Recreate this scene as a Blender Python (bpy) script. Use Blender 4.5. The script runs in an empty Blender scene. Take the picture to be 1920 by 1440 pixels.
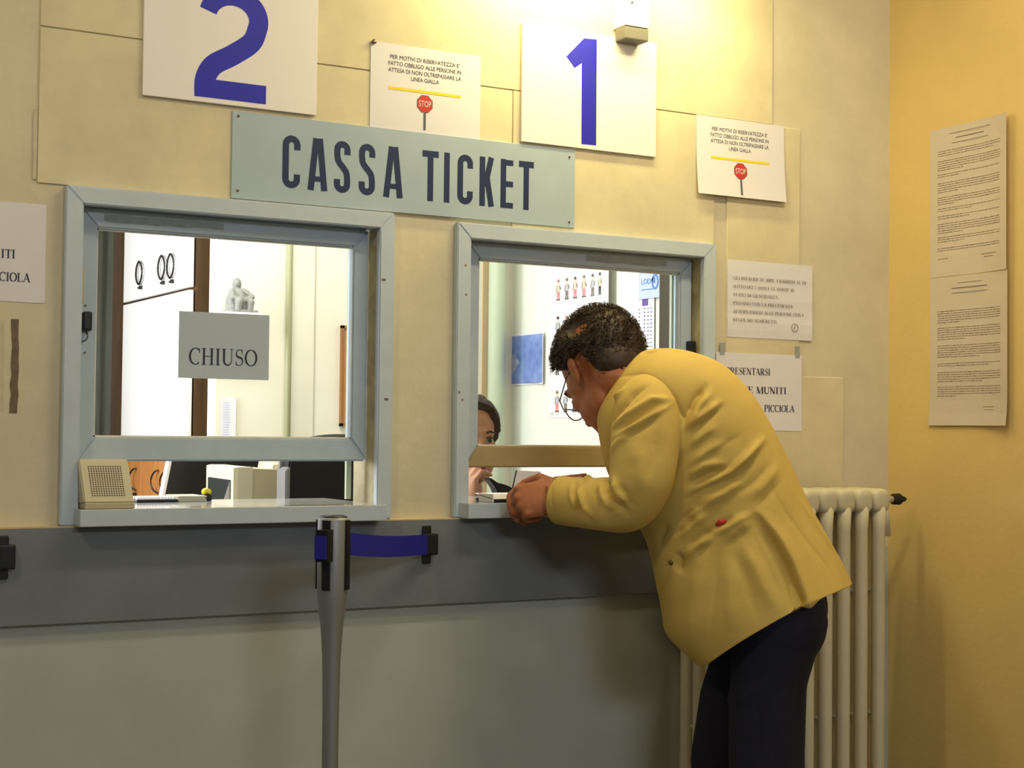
import bpy, bmesh, math, random
import numpy as np
from mathutils import Vector, Matrix
from mathutils.bvhtree import BVHTree

random.seed(7)
rng = np.random.default_rng(7)
scene = bpy.context.scene
COL = scene.collection

# ------------------------------------------------------------------ camera
FPX = 2900.0
CAM = np.array([-1.9, -3.33, 1.25])
YAW, PITCH, ROLL = math.radians(29.7), math.radians(1.76), math.radians(0.597)
Fc = np.array([math.sin(YAW) * math.cos(PITCH), math.cos(YAW) * math.cos(PITCH), math.sin(PITCH)])
R0 = np.array([math.cos(YAW), -math.sin(YAW), 0.0])
U0 = np.cross(R0, Fc)
Rc = math.cos(ROLL) * R0 + math.sin(ROLL) * U0
Uc = -math.sin(ROLL) * R0 + math.cos(ROLL) * U0
cd = bpy.data.cameras.new('camera')
cd.sensor_width = 36.0
cd.lens = FPX / 1920 * 36.0
cd.clip_start = 0.05
cam = bpy.data.objects.new('camera', cd)
COL.objects.link(cam)
cam.matrix_world = Matrix([[Rc[0], Uc[0], -Fc[0], CAM[0]], [Rc[1], Uc[1], -Fc[1], CAM[1]],
                           [Rc[2], Uc[2], -Fc[2], CAM[2]], [0, 0, 0, 1]])
scene.camera = cam

# ------------------------------------------------------------------ world, lights, exposure
scene.view_settings.view_transform = 'Standard'
scene.view_settings.look = 'None'
scene.view_settings.gamma = 1.0
scene.view_settings.exposure = -0.40
world = bpy.data.worlds.new('world')
scene.world = world
world.use_nodes = True
wb = world.node_tree.nodes['Background']
wb.inputs[0].default_value = (0.86, 0.93, 1.0, 1)
wb.inputs[1].default_value = 0.13


def area(name, loc, target, size, size_y, power, color):
    l = bpy.data.lights.new(name, 'AREA')
    l.shape = 'RECTANGLE'
    l.size, l.size_y = size, size_y
    l.energy = power
    l.color = color
    o = bpy.data.objects.new(name, l)
    COL.objects.link(o)
    o.location = loc
    d = Vector(target) - Vector(loc)
    o.rotation_euler = d.to_track_quat('-Z', 'Y').to_euler()
    return o


HALL_LAMPS = [((-0.9, -6.2, 2.95), (-0.3, 0.0, 1.3), 1.5, 0.5, 74, (0.84, 0.94, 1.0)),
              ((-2.3, -1.55, 2.70), (0.9, -0.15, 1.1), 0.20, 0.20, 15, (1.0, 0.77, 0.42)),
              ((0.30, -1.05, 2.92), (0.30, -1.0, 0.0), 1.2, 0.16, 27, (1.0, 0.86, 0.56))]
for i, (lo, ta, sx, sy, pw, c) in enumerate(HALL_LAMPS):
    area('hall_lamp_light', lo, ta, sx, sy, pw, c)
area('office_ceiling_light', (-0.35, 1.0, 2.62), (-0.35, 1.0, 0), 1.2, 0.25, 40, (1.0, 0.97, 0.92))
area('office_window_daylight', (-1.88, 1.5, 1.75), (0.9, 1.6, 1.5), 1.0, 1.1, 80, (0.97, 0.98, 1.0))
area('wall_lamp_light', (0.22, -0.17, 2.475), (0.22, 0.0, 2.30), 0.70, 0.05, 11, (1.0, 0.84, 0.34))


# ------------------------------------------------------------------ pixel rays, used to survey positions
def ray(u, v):
    return Fc * FPX + Rc * (u - 960) - Uc * (v - 720)


def WY(u, v, y=0.0):
    d = ray(u, v)
    return CAM + d * ((y - CAM[1]) / d[1])


def WX(u, v, x):
    d = ray(u, v)
    return CAM + d * ((x - CAM[0]) / d[0])


def WZ(u, v, z):
    d = ray(u, v)
    return CAM + d * ((z - CAM[2]) / d[2])


# ------------------------------------------------------------------ materials
def lin(c):
    return tuple((x / 255 / 12.92) if x / 255 <= 0.04045 else ((x / 255 + 0.055) / 1.055) ** 2.4 for x in c)


MATS = {}


def M(name, rgb, rough=0.6, var=0.0, scale=8.0, bump=0.0, bscale=60.0, metal=0.0, spec=0.5, stretch=None, dark=None, coat=0.0):
    if name in MATS:
        return MATS[name]
    m = bpy.data.materials.new(name)
    m.use_nodes = True
    nt = m.node_tree
    b = nt.nodes['Principled BSDF']
    c = lin(rgb)
    b.inputs['Base Color'].default_value = (*c, 1)
    b.inputs['Roughness'].default_value = rough
    b.inputs['Metallic'].default_value = metal
    b.inputs['Specular IOR Level'].default_value = spec
    if coat:
        b.inputs['Coat Weight'].default_value = coat
        b.inputs['Coat Roughness'].default_value = 0.08
    tc = nt.nodes.new('ShaderNodeTexCoord')
    mp = nt.nodes.new('ShaderNodeMapping')
    nt.links.new(tc.outputs['Object'], mp.inputs['Vector'])
    if stretch:
        mp.inputs['Scale'].default_value = stretch
    if var > 0:
        n = nt.nodes.new('ShaderNodeTexNoise')
        n.inputs['Scale'].default_value = scale
        n.inputs['Detail'].default_value = 6
        n.inputs['Roughness'].default_value = 0.65
        nt.links.new(mp.outputs['Vector'], n.inputs['Vector'])
        r = nt.nodes.new('ShaderNodeValToRGB')
        d = lin(dark) if dark else tuple(x * (1 - var) for x in c)
        h = tuple(min(1, x * (1 + var * 0.5)) for x in c)
        r.color_ramp.elements[0].position = 0.3
        r.color_ramp.elements[0].color = (*d, 1)
        r.color_ramp.elements[1].position = 0.7
        r.color_ramp.elements[1].color = (*h, 1)
        nt.links.new(n.outputs['Fac'], r.inputs['Fac'])
        nt.links.new(r.outputs['Color'], b.inputs['Base Color'])
    if bump > 0:
        n2 = nt.nodes.new('ShaderNodeTexNoise')
        n2.inputs['Scale'].default_value = bscale
        n2.inputs['Detail'].default_value = 4
        nt.links.new(mp.outputs['Vector'], n2.inputs['Vector'])
        bp = nt.nodes.new('ShaderNodeBump')
        bp.inputs['Strength'].default_value = bump
        bp.inputs['Distance'].default_value = 0.004
        nt.links.new(n2.outputs['Fac'], bp.inputs['Height'])
        nt.links.new(bp.outputs['Normal'], b.inputs['Normal'])
    MATS[name] = m
    return m


def glass_mat():
    m = bpy.data.materials.new('window_glass')
    m.use_nodes = True
    nt = m.node_tree
    nt.nodes.clear()
    out = nt.nodes.new('ShaderNodeOutputMaterial')
    mix = nt.nodes.new('ShaderNodeMixShader')
    tr = nt.nodes.new('ShaderNodeBsdfTransparent')
    tr.inputs[0].default_value = (0.95, 0.97, 0.96, 1)
    gl = nt.nodes.new('ShaderNodeBsdfGlossy')
    gl.inputs['Roughness'].default_value = 0.02
    fr = nt.nodes.new('ShaderNodeFresnel')
    fr.inputs['IOR'].default_value = 1.35
    nt.links.new(fr.outputs[0], mix.inputs[0])
    nt.links.new(tr.outputs[0], mix.inputs[1])
    nt.links.new(gl.outputs[0], mix.inputs[2])
    nt.links.new(mix.outputs[0], out.inputs[0])
    return m


def emit_mat(name, col, s):
    m = bpy.data.materials.new(name)
    m.use_nodes = True
    b = m.node_tree.nodes['Principled BSDF']
    b.inputs['Emission Color'].default_value = (*col, 1)
    b.inputs['Emission Strength'].default_value = s
    return m


mWall = M('cream_wall_paint', (216, 207, 180), 0.75, 0.16, 2.6, 0.25, 35)
mPanel = M('cream_panel_paint', (220, 209, 176), 0.7, 0.16, 4.0, 0.15, 25)
mDado = M('pale_grey_dado_paint', (184, 189, 181), 0.6, 0.10, 2.5, 0.15, 30)
mOchre = M('ochre_wall_paint', (220, 192, 126), 0.75, 0.06, 4.0, 0.25, 45)
mRail = M('grey_rail_paint', (120, 126, 132), 0.55, 0.14, 6.0, 0.1, 60)
mRailTopLit = M('rail_top_lit', (214, 190, 140), 0.6, 0.1, 10)  # pale tone paints the light caught by the rail's upper edge
mBlueGrey = M('blue_grey_paint', (192, 206, 220), 0.45, 0.06, 14, 0.08, 60)
mBlueGrey2 = M('blue_grey_sash_paint', (182, 198, 214), 0.4, 0.07, 12, 0.08, 60)
mSillTop = M('pale_gloss_sill', (166, 168, 162), 0.12, 0.06, 9)
mSign = M('blue_grey_sign_enamel', (172, 190, 204), 0.4, 0.07, 6)
mSignTxt = M('navy_sign_lettering', (16, 38, 82), 0.5)
mWhite = M('white_board', (240, 236, 236), 0.5, 0.03, 6)
mBlueDigit = M('royal_blue_digit', (26, 26, 186), 0.5, 0.08, 90)
mPaper = M('white_paper', (228, 226, 234), 0.7, 0.04, 7)
mPaperGrey = M('grey_paper', (184, 199, 212), 0.7, 0.04, 7)
mInk = M('black_ink', (40, 38, 46), 0.7)
mInkGrey = M('grey_ink', (120, 112, 108), 0.7)
mInkBlue = M('navy_shadow', (44, 46, 66), 0.7)
mYellow = M('yellow_print', (238, 214, 20), 0.6)
mRed = M('red_print', (196, 52, 44), 0.6)
mPoleGrey = M('grey_print', (90, 92, 100), 0.6)
mBlack = M('black_plastic', (20, 20, 22), 0.4)
mBlackMatt = M('black_matt', (14, 14, 16), 0.8)
mSteel = M('brushed_steel', (150, 152, 156), 0.5, 0.06, 40, metal=0.6, stretch=(1, 1, 0.05))
mBelt = M('blue_webbing', (24, 24, 150), 0.7, 0.12, 150)
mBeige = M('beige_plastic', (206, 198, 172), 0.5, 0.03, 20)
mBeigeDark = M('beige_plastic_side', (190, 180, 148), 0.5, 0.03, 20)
mRad = M('radiator_enamel', (206, 198, 172), 0.45, 0.07, 8)
mWood = M('brown_wood', (88, 62, 38), 0.5, 0.35, 9, stretch=(6, 6, 0.5))
mWoodLight = M('light_oak_laminate', (176, 118, 62), 0.45, 0.22, 9, stretch=(6, 6, 0.5))
mCork = M('tan_board', (196, 146, 92), 0.7, 0.12, 60)
mWhiteAndGlare = M('white_and_glare', (250, 248, 250), 0.35, 0.01, 5)  # plain white parts; on the cabinet's upper doors it paints glare
mOffice = M('office_wall_paint', (236, 230, 214), 0.75, 0.05, 4)
mOfficeR = M('office_side_wall_paint', (226, 230, 220), 0.75, 0.06, 5)
mPipe = M('pale_green_paint', (186, 198, 172), 0.5, 0.05, 8)
mDarkGreen = M('dark_green_curtain', (58, 60, 48), 0.8, 0.25, 14, stretch=(8, 8, 0.6))
mFloor = M('grey_terrazzo', (128, 122, 112), 0.4, 0.25, 60)
mCeil = M('ceiling_paint', (236, 232, 218), 0.8, 0.03, 5)
mSkin = M('skin', (172, 106, 70), 0.5, 0.10, 30, 0.08, 200)
mSkin2 = M('skin_fair', (190, 138, 108), 0.5, 0.08, 30)
mJacket = M('mustard_cotton', (206, 176, 92), 0.8, 0.07, 12, 0.12, 300)
mLining = M('mustard_lining', (150, 120, 60), 0.8)
mTrouser = M('navy_twill', (15, 16, 40), 0.85, 0.2, 40, 0.1, 300)
mShirt = M('pale_blue_shirt', (196, 204, 214), 0.7)
mHair = M('dark_brown_hair', (64, 42, 28), 0.55, 0.45, 60, dark=(22, 15, 11))
mHair2 = M('brown_hair', (70, 46, 32), 0.65, 0.5, 90, dark=(34, 22, 16))
mDarkCloth = M('black_knit', (26, 26, 30), 0.85, 0.2, 60)
mShoe = M('black_leather', (22, 18, 16), 0.35)
mGlassFrame = M('gunmetal_frame', (110, 100, 92), 0.3, metal=0.7)
mLip = M('rose_lips', (172, 70, 84), 0.5)
mEyeW = M('eye_white', (190, 180, 172), 0.3)
mEyeD = M('eye_dark', (40, 28, 22), 0.2)
mScreen = M('dark_screen', (52, 56, 56), 0.06, spec=0.8)
mBlueSky = M('blue_mountain_print', (124, 146, 200), 0.5, 0.35, 14, dark=(84, 108, 176))
mPeak = M('mountain_grey_print', (166, 176, 206), 0.6, 0.4, 60)
mPlaster = M('pale_plaster_figurine', (138, 140, 136), 0.6, 0.12, 60)
mPurple = M('purple_print', (96, 74, 156), 0.6)
mPaleBlue = M('pale_blue_print', (186, 200, 232), 0.6, 0.06, 10)
mMidBlue = M('mid_blue_print', (84, 130, 196), 0.6)
mPink = M('pink_print', (222, 130, 140), 0.6)
mTape = M('tape_residue', (160, 166, 166), 0.6, 0.2, 60)
mPutty = M('cream_putty', (206, 196, 164), 0.6, 0.12, 30)
mBrass = M('brass_screw', (120, 96, 60), 0.4, metal=0.6)
mDirt = M('worn_dirt', (120, 108, 86), 0.9, 0.3, 60)
mGlass = glass_mat()


# ------------------------------------------------------------------ object helpers
ORG = {}


def prop(o, label=None, cat=None, group=None, kind=None):
    if label:
        o['label'] = label
    if cat:
        o['category'] = cat
    if group:
        o['group'] = group
    if kind:
        o['kind'] = kind
    return o


def thing(name, loc, label, cat=None, group=None, kind=None):
    o = bpy.data.objects.new(name, None)
    o.empty_display_size = 0.1
    COL.objects.link(o)
    o.location = Vector([float(x) for x in loc])
    ORG[o.name] = Vector([float(x) for x in loc])
    return prop(o, label, cat, group, kind)


def link(name, me, mat, parent=None, smooth=False):
    o = bpy.data.objects.new(name, me)
    COL.objects.link(o)
    if mat is not None:
        for m in (mat if isinstance(mat, (list, tuple)) else [mat]):
            me.materials.append(m)
    if smooth:
        me.polygons.foreach_set('use_smooth', [True] * len(me.polygons))
    if parent is not None:
        o.parent = parent
        o.location = -ORG.get(parent.name, Vector((0, 0, 0)))
    ORG.setdefault(o.name, Vector((0, 0, 0)))
    return o


def mesh(name, verts, faces, mat, parent=None, smooth=False, mi=None):
    me = bpy.data.meshes.new(name)
    me.from_pydata([tuple(map(float, v)) for v in verts], [], [tuple(int(i) for i in f) for f in faces])
    if mi is not None:
        me.polygons.foreach_set('material_index', mi)
    me.update()
    return link(name, me, mat, parent, smooth)


def bmobj(name, bm, mat, parent=None, smooth=False):
    me = bpy.data.meshes.new(name)
    bm.to_mesh(me)
    bm.free()
    return link(name, me, mat, parent, smooth)


def bm_box(bm, x0, x1, y0, y1, z0, z1):
    vs = [bm.verts.new(p) for p in [(x0, y0, z0), (x1, y0, z0), (x1, y1, z0), (x0, y1, z0),
                                    (x0, y0, z1), (x1, y0, z1), (x1, y1, z1), (x0, y1, z1)]]
    for f in [(0, 3, 2, 1), (4, 5, 6, 7), (0, 1, 5, 4), (1, 2, 6, 5), (2, 3, 7, 6), (3, 0, 4, 7)]:
        bm.faces.new([vs[i] for i in f])
    return vs


def box(name, x0, x1, y0, y1, z0, z1, mat, parent=None, bevel=0.0, seg=2, rot=None):
    bm = bmesh.new()
    bm_box(bm, x0, x1, y0, y1, z0, z1)
    if bevel > 0:
        bmesh.ops.bevel(bm, geom=bm.edges[:], offset=bevel, segments=seg, affect='EDGES', profile=0.6)
    if rot:
        ang, ax, c = rot
        bmesh.ops.rotate(bm, verts=bm.verts, cent=c, matrix=Matrix.Rotation(ang, 3, ax))
    return bmobj(name, bm, mat, parent, smooth=False)


def prism(name, poly, y0, y1, mat, parent=None, bevel=0.0):
    """poly of (x, z) extruded from y0 (front) to y1."""
    bm = bmesh.new()
    a = [bm.verts.new((p[0], y0, p[1])) for p in poly]
    b = [bm.verts.new((p[0], y1, p[1])) for p in poly]
    n = len(poly)
    bm.faces.new(a)
    bm.faces.new(b[::-1])
    for i in range(n):
        bm.faces.new([a[i], b[i], b[(i + 1) % n], a[(i + 1) % n]])
    bmesh.ops.recalc_face_normals(bm, faces=bm.faces)
    if bevel > 0:
        bmesh.ops.bevel(bm, geom=bm.edges[:], offset=bevel, segments=2, affect='EDGES')
    return bmobj(name, bm, mat, parent)


def tube_geo(pts, radii, n=12, cap=True, up=None):
    pts = [np.array(p, float) for p in pts]
    if np.isscalar(radii):
        radii = [radii] * len(pts)
    V, F = [], []
    ref = np.array(up if up is not None else (0, 0, 1.0))
    for i, p in enumerate(pts):
        t = pts[min(i + 1, len(pts) - 1)] - pts[max(i - 1, 0)]
        t = t / (np.linalg.norm(t) + 1e-12)
        a = np.cross(t, ref)
        if np.linalg.norm(a) < 1e-3:
            a = np.cross(t, np.array([1.0, 0.02, 0]))
        a /= np.linalg.norm(a)
        b = np.cross(t, a)
        for k in range(n):
            w = 2 * math.pi * k / n
            V.append(p + radii[i] * (a * math.cos(w) + b * math.sin(w)))
    for i in range(len(pts) - 1):
        for k in range(n):
            F.append((i * n + k, i * n + (k + 1) % n, (i + 1) * n + (k + 1) % n, (i + 1) * n + k))
    if cap:
        F.append(tuple(range(n))[::-1])
        F.append(tuple(range((len(pts) - 1) * n, len(pts) * n)))
    return V, F


def tube(name, pts, radii, mat, parent=None, n=12, smooth=True):
    V, F = tube_geo(pts, radii, n)
    return mesh(name, V, F, mat, parent, smooth)


def lathe(name, cx, cy, prof, mat, parent=None, n=28):
    V, F = [], []
    for r, z in prof:
        for k in range(n):
            a = 2 * math.pi * k / n
            V.append((cx + r * math.cos(a), cy + r * math.sin(a), z))
    for i in range(len(prof) - 1):
        for k in range(n):
            F.append((i * n + k, i * n + (k + 1) % n, (i + 1) * n + (k + 1) % n, (i + 1) * n + k))
    F.append(tuple(range(n))[::-1])
    F.append(tuple(range((len(prof) - 1) * n, len(prof) * n)))
    return mesh(name, V, F, mat, parent, True)


def join_geo(parts):
    V, F = [], []
    for v, f in parts:
        o = len(V)
        V.extend(v)
        F.extend([tuple(i + o for i in q) for q in f])
    return V, F


def ellipsoid_geo(c, axes, n=16, m=10):
    """axes: three vectors (already scaled)."""
    c = np.array(c, float)
    A = [np.array(a, float) for a in axes]
    V, F = [c + A[2]], []
    for i in range(1, m):
        th = math.pi * i / m
        for k in range(n):
            ph = 2 * math.pi * k / n
            V.append(c + A[0] * math.sin(th) * math.cos(ph) + A[1] * math.sin(th) * math.sin(ph) + A[2] * math.cos(th))
    V.append(c - A[2])
    for k in range(n):
        F.append((0, 1 + k, 1 + (k + 1) % n))
    for i in range(m - 2):
        for k in range(n):
            a = 1 + i * n
            F.append((a + k, a + n + k, a + n + (k + 1) % n, a + (k + 1) % n))
    e = len(V) - 1
    a = 1 + (m - 2) * n
    for k in range(n):
        F.append((e, a + (k + 1) % n, a + k))
    return V, F


def chain_geo(pts, radii, n=12):
    """rounded tapered limbs: spheres at the joints and cones between them."""
    out = []
    for p, r in zip(pts, radii):
        out.append(ellipsoid_geo(p, [(r, 0, 0), (0, r, 0), (0, 0, r)], n, 8))
    for i in range(len(pts) - 1):
        out.append(tube_geo([pts[i], pts[i + 1]], [radii[i], radii[i + 1]], n))
    return out


def remesh(geo, voxel, smooth_it=4, fac=0.5):
    V, F = join_geo(geo)
    me = bpy.data.meshes.new('tmp')
    me.from_pydata([tuple(map(float, v)) for v in V], [], F)
    bm = bmesh.new()
    bm.from_mesh(me)
    bm.to_mesh(me)
    bm.free()
    o = bpy.data.objects.new('tmp', me)
    COL.objects.link(o)
    md = o.modifiers.new('r', 'REMESH')
    md.mode = 'VOXEL'
    md.voxel_size = voxel
    if smooth_it:
        s = o.modifiers.new('s', 'SMOOTH')
        s.factor = fac
        s.iterations = smooth_it
    dg = bpy.context.evaluated_depsgraph_get()
    r = bpy.data.meshes.new_from_object(o.evaluated_get(dg))
    bpy.data.objects.remove(o)
    bpy.data.meshes.remove(me)
    return r


def catmull(P, n):
    """P: list of arrays (any shape) -> n interpolated arrays."""
    P = [np.array(p, float) for p in P]
    P = [2 * P[0] - P[1]] + P + [2 * P[-1] - P[-2]]
    m = len(P) - 3
    out = []
    for i in range(n):
        s = i / (n - 1) * m
        k = min(int(s), m - 1)
        t = s - k
        a, b, c, d = P[k], P[k + 1], P[k + 2], P[k + 3]
        out.append(0.5 * (2 * b + (c - a) * t + (2 * a - 5 * b + 4 * c - d) * t * t + (3 * b - a - 3 * c + d) * t ** 3))
    return out


def loft_geo(rings, cap0=True, cap1=True):
    n = len(rings[0])
    V = [p for r in rings for p in r]
    F = []
    for i in range(len(rings) - 1):
        for k in range(n):
            F.append((i * n + k, i * n + (k + 1) % n, (i + 1) * n + (k + 1) % n, (i + 1) * n + k))
    if cap0:
        F.append(tuple(range(n))[::-1])
    if cap1:
        F.append(tuple(range((len(rings) - 1) * n, len(rings) * n)))
    return V, F


# ------------------------------------------------------------------ lettering
def ribbon(pts, widths):
    pts = [np.array(p, float) for p in pts]
    if np.isscalar(widths):
        widths = [widths] * len(pts)
    L, R = [], []
    for i, p in enumerate(pts):
        t = pts[min(i + 1, len(pts) - 1)] - pts[max(i - 1, 0)]
        t /= np.linalg.norm(t) + 1e-12
        nrm = np.array([-t[1], t[0]])
        L.append(p + nrm * widths[i] / 2)
        R.append(p - nrm * widths[i] / 2)
    polys = []
    for i in range(len(pts) - 1):
        polys.append([R[i], R[i + 1], L[i + 1], L[i]])
    return polys


def arc(cx, cy, rx, ry, a0, a1, n=18):
    return [(cx + rx * math.cos(math.radians(a0 + (a1 - a0) * i / n)), cy + ry * math.sin(math.radians(a0 + (a1 - a0) * i / n)))
            for i in range(n + 1)]


def serif_glyph(ch, bold=1.0):
    T, t = 0.125 * bold, 0.045 * bold
    P = []

    def rect(x0, x1, y0, y1):
        P.append([np.array(q) for q in ((x0, y0), (x1, y0), (x1, y1), (x0, y1))])

    def stem(x, w=T, s0=True, s1=True):
        rect(x - w / 2, x + w / 2, 0, 1)
        if s0:
            rect(x - w / 2 - .07, x + w / 2 + .07, 0, .04)
        if s1:
            rect(x - w / 2 - .07, x + w / 2 + .07, .96, 1)

    def curve(pts, wf=None):
        ws = []
        for i in range(len(pts)):
            a, b = np.array(pts[max(i - 1, 0)]), np.array(pts[min(i + 1, len(pts) - 1)])
            d = (b - a) / (np.linalg.norm(b - a) + 1e-9)
            ws.append(t + (T - t) * abs(d[1]) ** 1.5)
        P.extend(ribbon(pts, ws))
    w = 0.7
    if ch == 'A':
        P.extend(ribbon([(.06, 0), (.36, 1)], t)); P.extend(ribbon([(.34, 1), (.66, 0)], T)); rect(.17, .54, .33, .33 + t)
        rect(-.03, .17, 0, .04); rect(.52, .78, 0, .04); w = .76
    elif ch == 'B':
        stem(.14); curve(arc(.3, .755, .22, .225, 90, -90)); curve(arc(.3, .27, .28, .25, 90, -90))
        rect(.14, .31, .96, 1); rect(.14, .31, .5, .5 + t); rect(.14, .31, 0, .04); w = .66
    elif ch in 'CG':
        curve(arc(.4, .5, .34, .48, 50, 310, 30)); P.extend(ribbon([(.64, .99), (.64, .7)], t))
        if ch == 'C':
            w = .72
        else:
            rect(.6, .6 + T, .04, .44); rect(.52, .8, .42, .46); w = .78
    elif ch == 'D':
        stem(.14); curve(arc(.3, .5, .38, .48, 90, -90, 24)); rect(.1, .31, .96, 1); rect(.1, .31, 0, .04); w = .76
    elif ch in 'EF':
        stem(.14, s0=True); rect(.14, .56, .96, 1); rect(.14, .42, .5, .5 + t); rect(.54 - t, .56, .78, 1); rect(.40, .40 + t, .42, .62)
        if ch == 'E':
            rect(.14, .6, 0, .04); rect(.58, .58 + t, 0, .24)
        w = .68
    elif ch == 'H':
        stem(.14); stem(.62); rect(.14, .62, .5, .5 + t); w = .78
    elif ch == 'I':
        stem(.16); w = .34
    elif ch == 'L':
        stem(.14); rect(.14, .56, 0, .04); rect(.55, .55 + t, 0, .26); w = .63
    elif ch == 'M':
        stem(.12, t); stem(.78, T); P.extend(ribbon([(.12, 1), (.42, .02)], T)); P.extend(ribbon([(.42, .02), (.76, 1)], t)); w = .93
    elif ch == 'N':
        stem(.12, t, True, False); stem(.62, t, False, True); P.extend(ribbon([(.08, 1), (.62, 0)], T)); rect(-.02, .14, .96, 1); w = .76
    elif ch in 'O0':
        rx = .34 if ch == 'O' else .22
        curve(arc(rx + .06, .5, rx, .48, 0, 360, 40)); w = 2 * rx + .12
    elif ch in 'PR':
        stem(.14); curve(arc(.3, .74, .25, .24, 90, -90)); rect(.14, .31, .96, 1); rect(.14, .31, .48, .52); w = .62
        if ch == 'R':
            P.extend(ribbon([(.32, .5), (.64, .0)], T)); rect(.52, .76, 0, .04); w = .74
    elif ch == 'S':
        pts = arc(.29, .745, .2, .235, 40, 260, 18) + arc(.27, .265, .22, .245, 80, -140, 18)
        ws = [t + (T - t) * math.exp(-((i - 18.5) / 7.0) ** 2) for i in range(len(pts))]
        P.extend(ribbon(pts, ws)); P.extend(ribbon([(.45, .97), (.45, .72)], t)); P.extend(ribbon([(.08, .03), (.08, .28)], t)); w = .56
    elif ch == 'T':
        stem(.34, s1=False); rect(.04, .64, .96, 1); rect(.04, .04 + t, .76, 1); rect(.64 - t, .64, .76, 1); w = .68
    elif ch == 'U':
        pts = [(.14, 1), (.14, .4)] + arc(.38, .32, .24, .3, 180, 360, 18) + [(.62, .4), (.62, 1)]
        ws = [T] * 2 + [T + (t - T) * i / 18 for i in range(19)] + [t] * 2
        P.extend(ribbon(pts, ws)); rect(0, .28, .96, 1); rect(.5, .74, .96, 1); w = .76
    elif ch == 'V':
        P.extend(ribbon([(.1, 1), (.36, 0)], T)); P.extend(ribbon([(.36, 0), (.64, 1)], t)); rect(-.02, .22, .96, 1); rect(.54, .74, .96, 1); w = .74
    elif ch == 'Z':
        rect(.06, .58, .96, 1); rect(.04, .6, 0, .04); P.extend(ribbon([(.54, 1), (.1, 0)], T)); rect(.06, .06 + t, .78, 1); rect(.58 - t, .6, 0, .22); w = .65
    elif ch == '1':
        stem(.22, T, True, False); P.extend(ribbon([(.22, .98), (.08, .88)], t)); w = .42
    elif ch == '5':
        rect(.12, .46, .94, 1); rect(.1, .1 + t, .55, 1); curve(arc(.22, .32, .24, .3, 110, -130, 18)); w = .54
    elif ch == '%':
        curve(arc(.18, .76, .13, .2, 0, 360, 20)); curve(arc(.62, .24, .13, .2, 0, 360, 20)); P.extend(ribbon([(.16, 0), (.64, 1)], t)); w = .82
    elif ch == '.':
        rect(.08, .2, 0, .12); w = .28
    elif ch == ',':
        rect(.08, .2, 0, .12); P.extend(ribbon([(.17, .06), (.1, -.14)], t)); w = .28
    elif ch == ' ':
        w = .34
    return P, w


def serif_line(text, x, z, h, target_w=None, bold=1.0, track=0.03):
    """left-aligned polygons in the x-z plane (x, z)."""
    tot = sum(serif_glyph(c, bold)[1] + track for c in text)
    sx = h if target_w is None else target_w / tot
    out = []
    cx = x
    for c in text:
        P, w = serif_glyph(c, bold)
        for q in P:
            out.append([(cx + p[0] * sx, z + p[1] * h) for p in q])
        cx += (w + track) * sx
    return out


def print_mesh(name, polys, y, mat, parent, mi=None, lift=None):
    """flat print: polygons of (x, z) at depth y; lift(x, z) follows a curled sheet."""
    V, F = [], []
    for i, q in enumerate(polys):
        o = len(V)
        ar = sum(q[k][0] * q[(k + 1) % len(q)][1] - q[(k + 1) % len(q)][0] * q[k][1] for k in range(len(q)))
        if ar < 0:
            q = q[::-1]
        dy = (i % 9) * 6e-6
        V.extend([(p[0], y - dy - (lift(p[0], p[1]) if lift else 0), p[1]) for p in q])
        F.append(tuple(range(o, o + len(q))))
    return mesh(name, V, F, mat, parent, False, mi)


def sans_polys(text, h):
    """flat polygons of the built-in sans typeface, cap height about h; returns list of polys and width."""
    cu = bpy.data.curves.new('t', 'FONT')
    cu.body = text
    cu.size = h / 0.73
    cu.resolution_u = 3
    o = bpy.data.objects.new('t', cu)
    COL.objects.link(o)
    bpy.context.view_layer.update()
    me = bpy.data.meshes.new_from_object(o.evaluated_get(bpy.context.evaluated_depsgraph_get()))
    polys = [[(me.vertices[i].co.x, me.vertices[i].co.y) for i in p.vertices] for p in me.polygons]
    bpy.data.objects.remove(o)
    bpy.data.curves.remove(cu)
    bpy.data.meshes.remove(me)
    xs = [p[0] for q in polys for p in q] or [0]
    x0, x1 = min(xs), max(xs)
    return [[(p[0] - x0, p[1]) for p in q] for q in polys], x1 - x0


def sans_line(text, xc, z, h, width=None):
    P, w = sans_polys(text, h)
    s = 1.0 if width is None else width / w
    return [[(xc + (p[0] - w / 2) * s, z + p[1]) for p in q] for q in P]


def sheet(name, x0, x1, z0, z1, y, mat, parent=None, curl=None, thick=0.0006, nx=14, nz=10):
    """thin paper, front face at y (towards -y); curl(fx, fz) lifts it off the wall."""
    V, F = [], []
    for side in (0, 1):
        for j in range(nz + 1):
            for i in range(nx + 1):
                fx, fz = i / nx, j / nz
                c = curl(fx, fz) if curl else 0
                V.append((x0 + (x1 - x0) * fx, y - c + (thick if side else 0), z0 + (z1 - z0) * fz))
    N = (nx + 1) * (nz + 1)
    for j in range(nz):
        for i in range(nx):
            a = j * (nx + 1) + i
            F.append((a, a + 1, a + nx + 2, a + nx + 1))
            F.append((N + a, N + a + nx + 1, N + a + nx + 2, N + a + 1))
    for i in range(nx):
        F.append((i, N + i, N + i + 1, i + 1))
        a = nz * (nx + 1) + i
        F.append((a, a + 1, N + a + 1, N + a))
    for j in range(nz):
        a = j * (nx + 1)
        F.append((a, a + nx + 1, N + a + nx + 1, N + a))
        a = a + nx
        F.append((a, N + a, N + a + nx + 1, a + nx + 1))
    return mesh(name, V, F, mat, parent, False)


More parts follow.
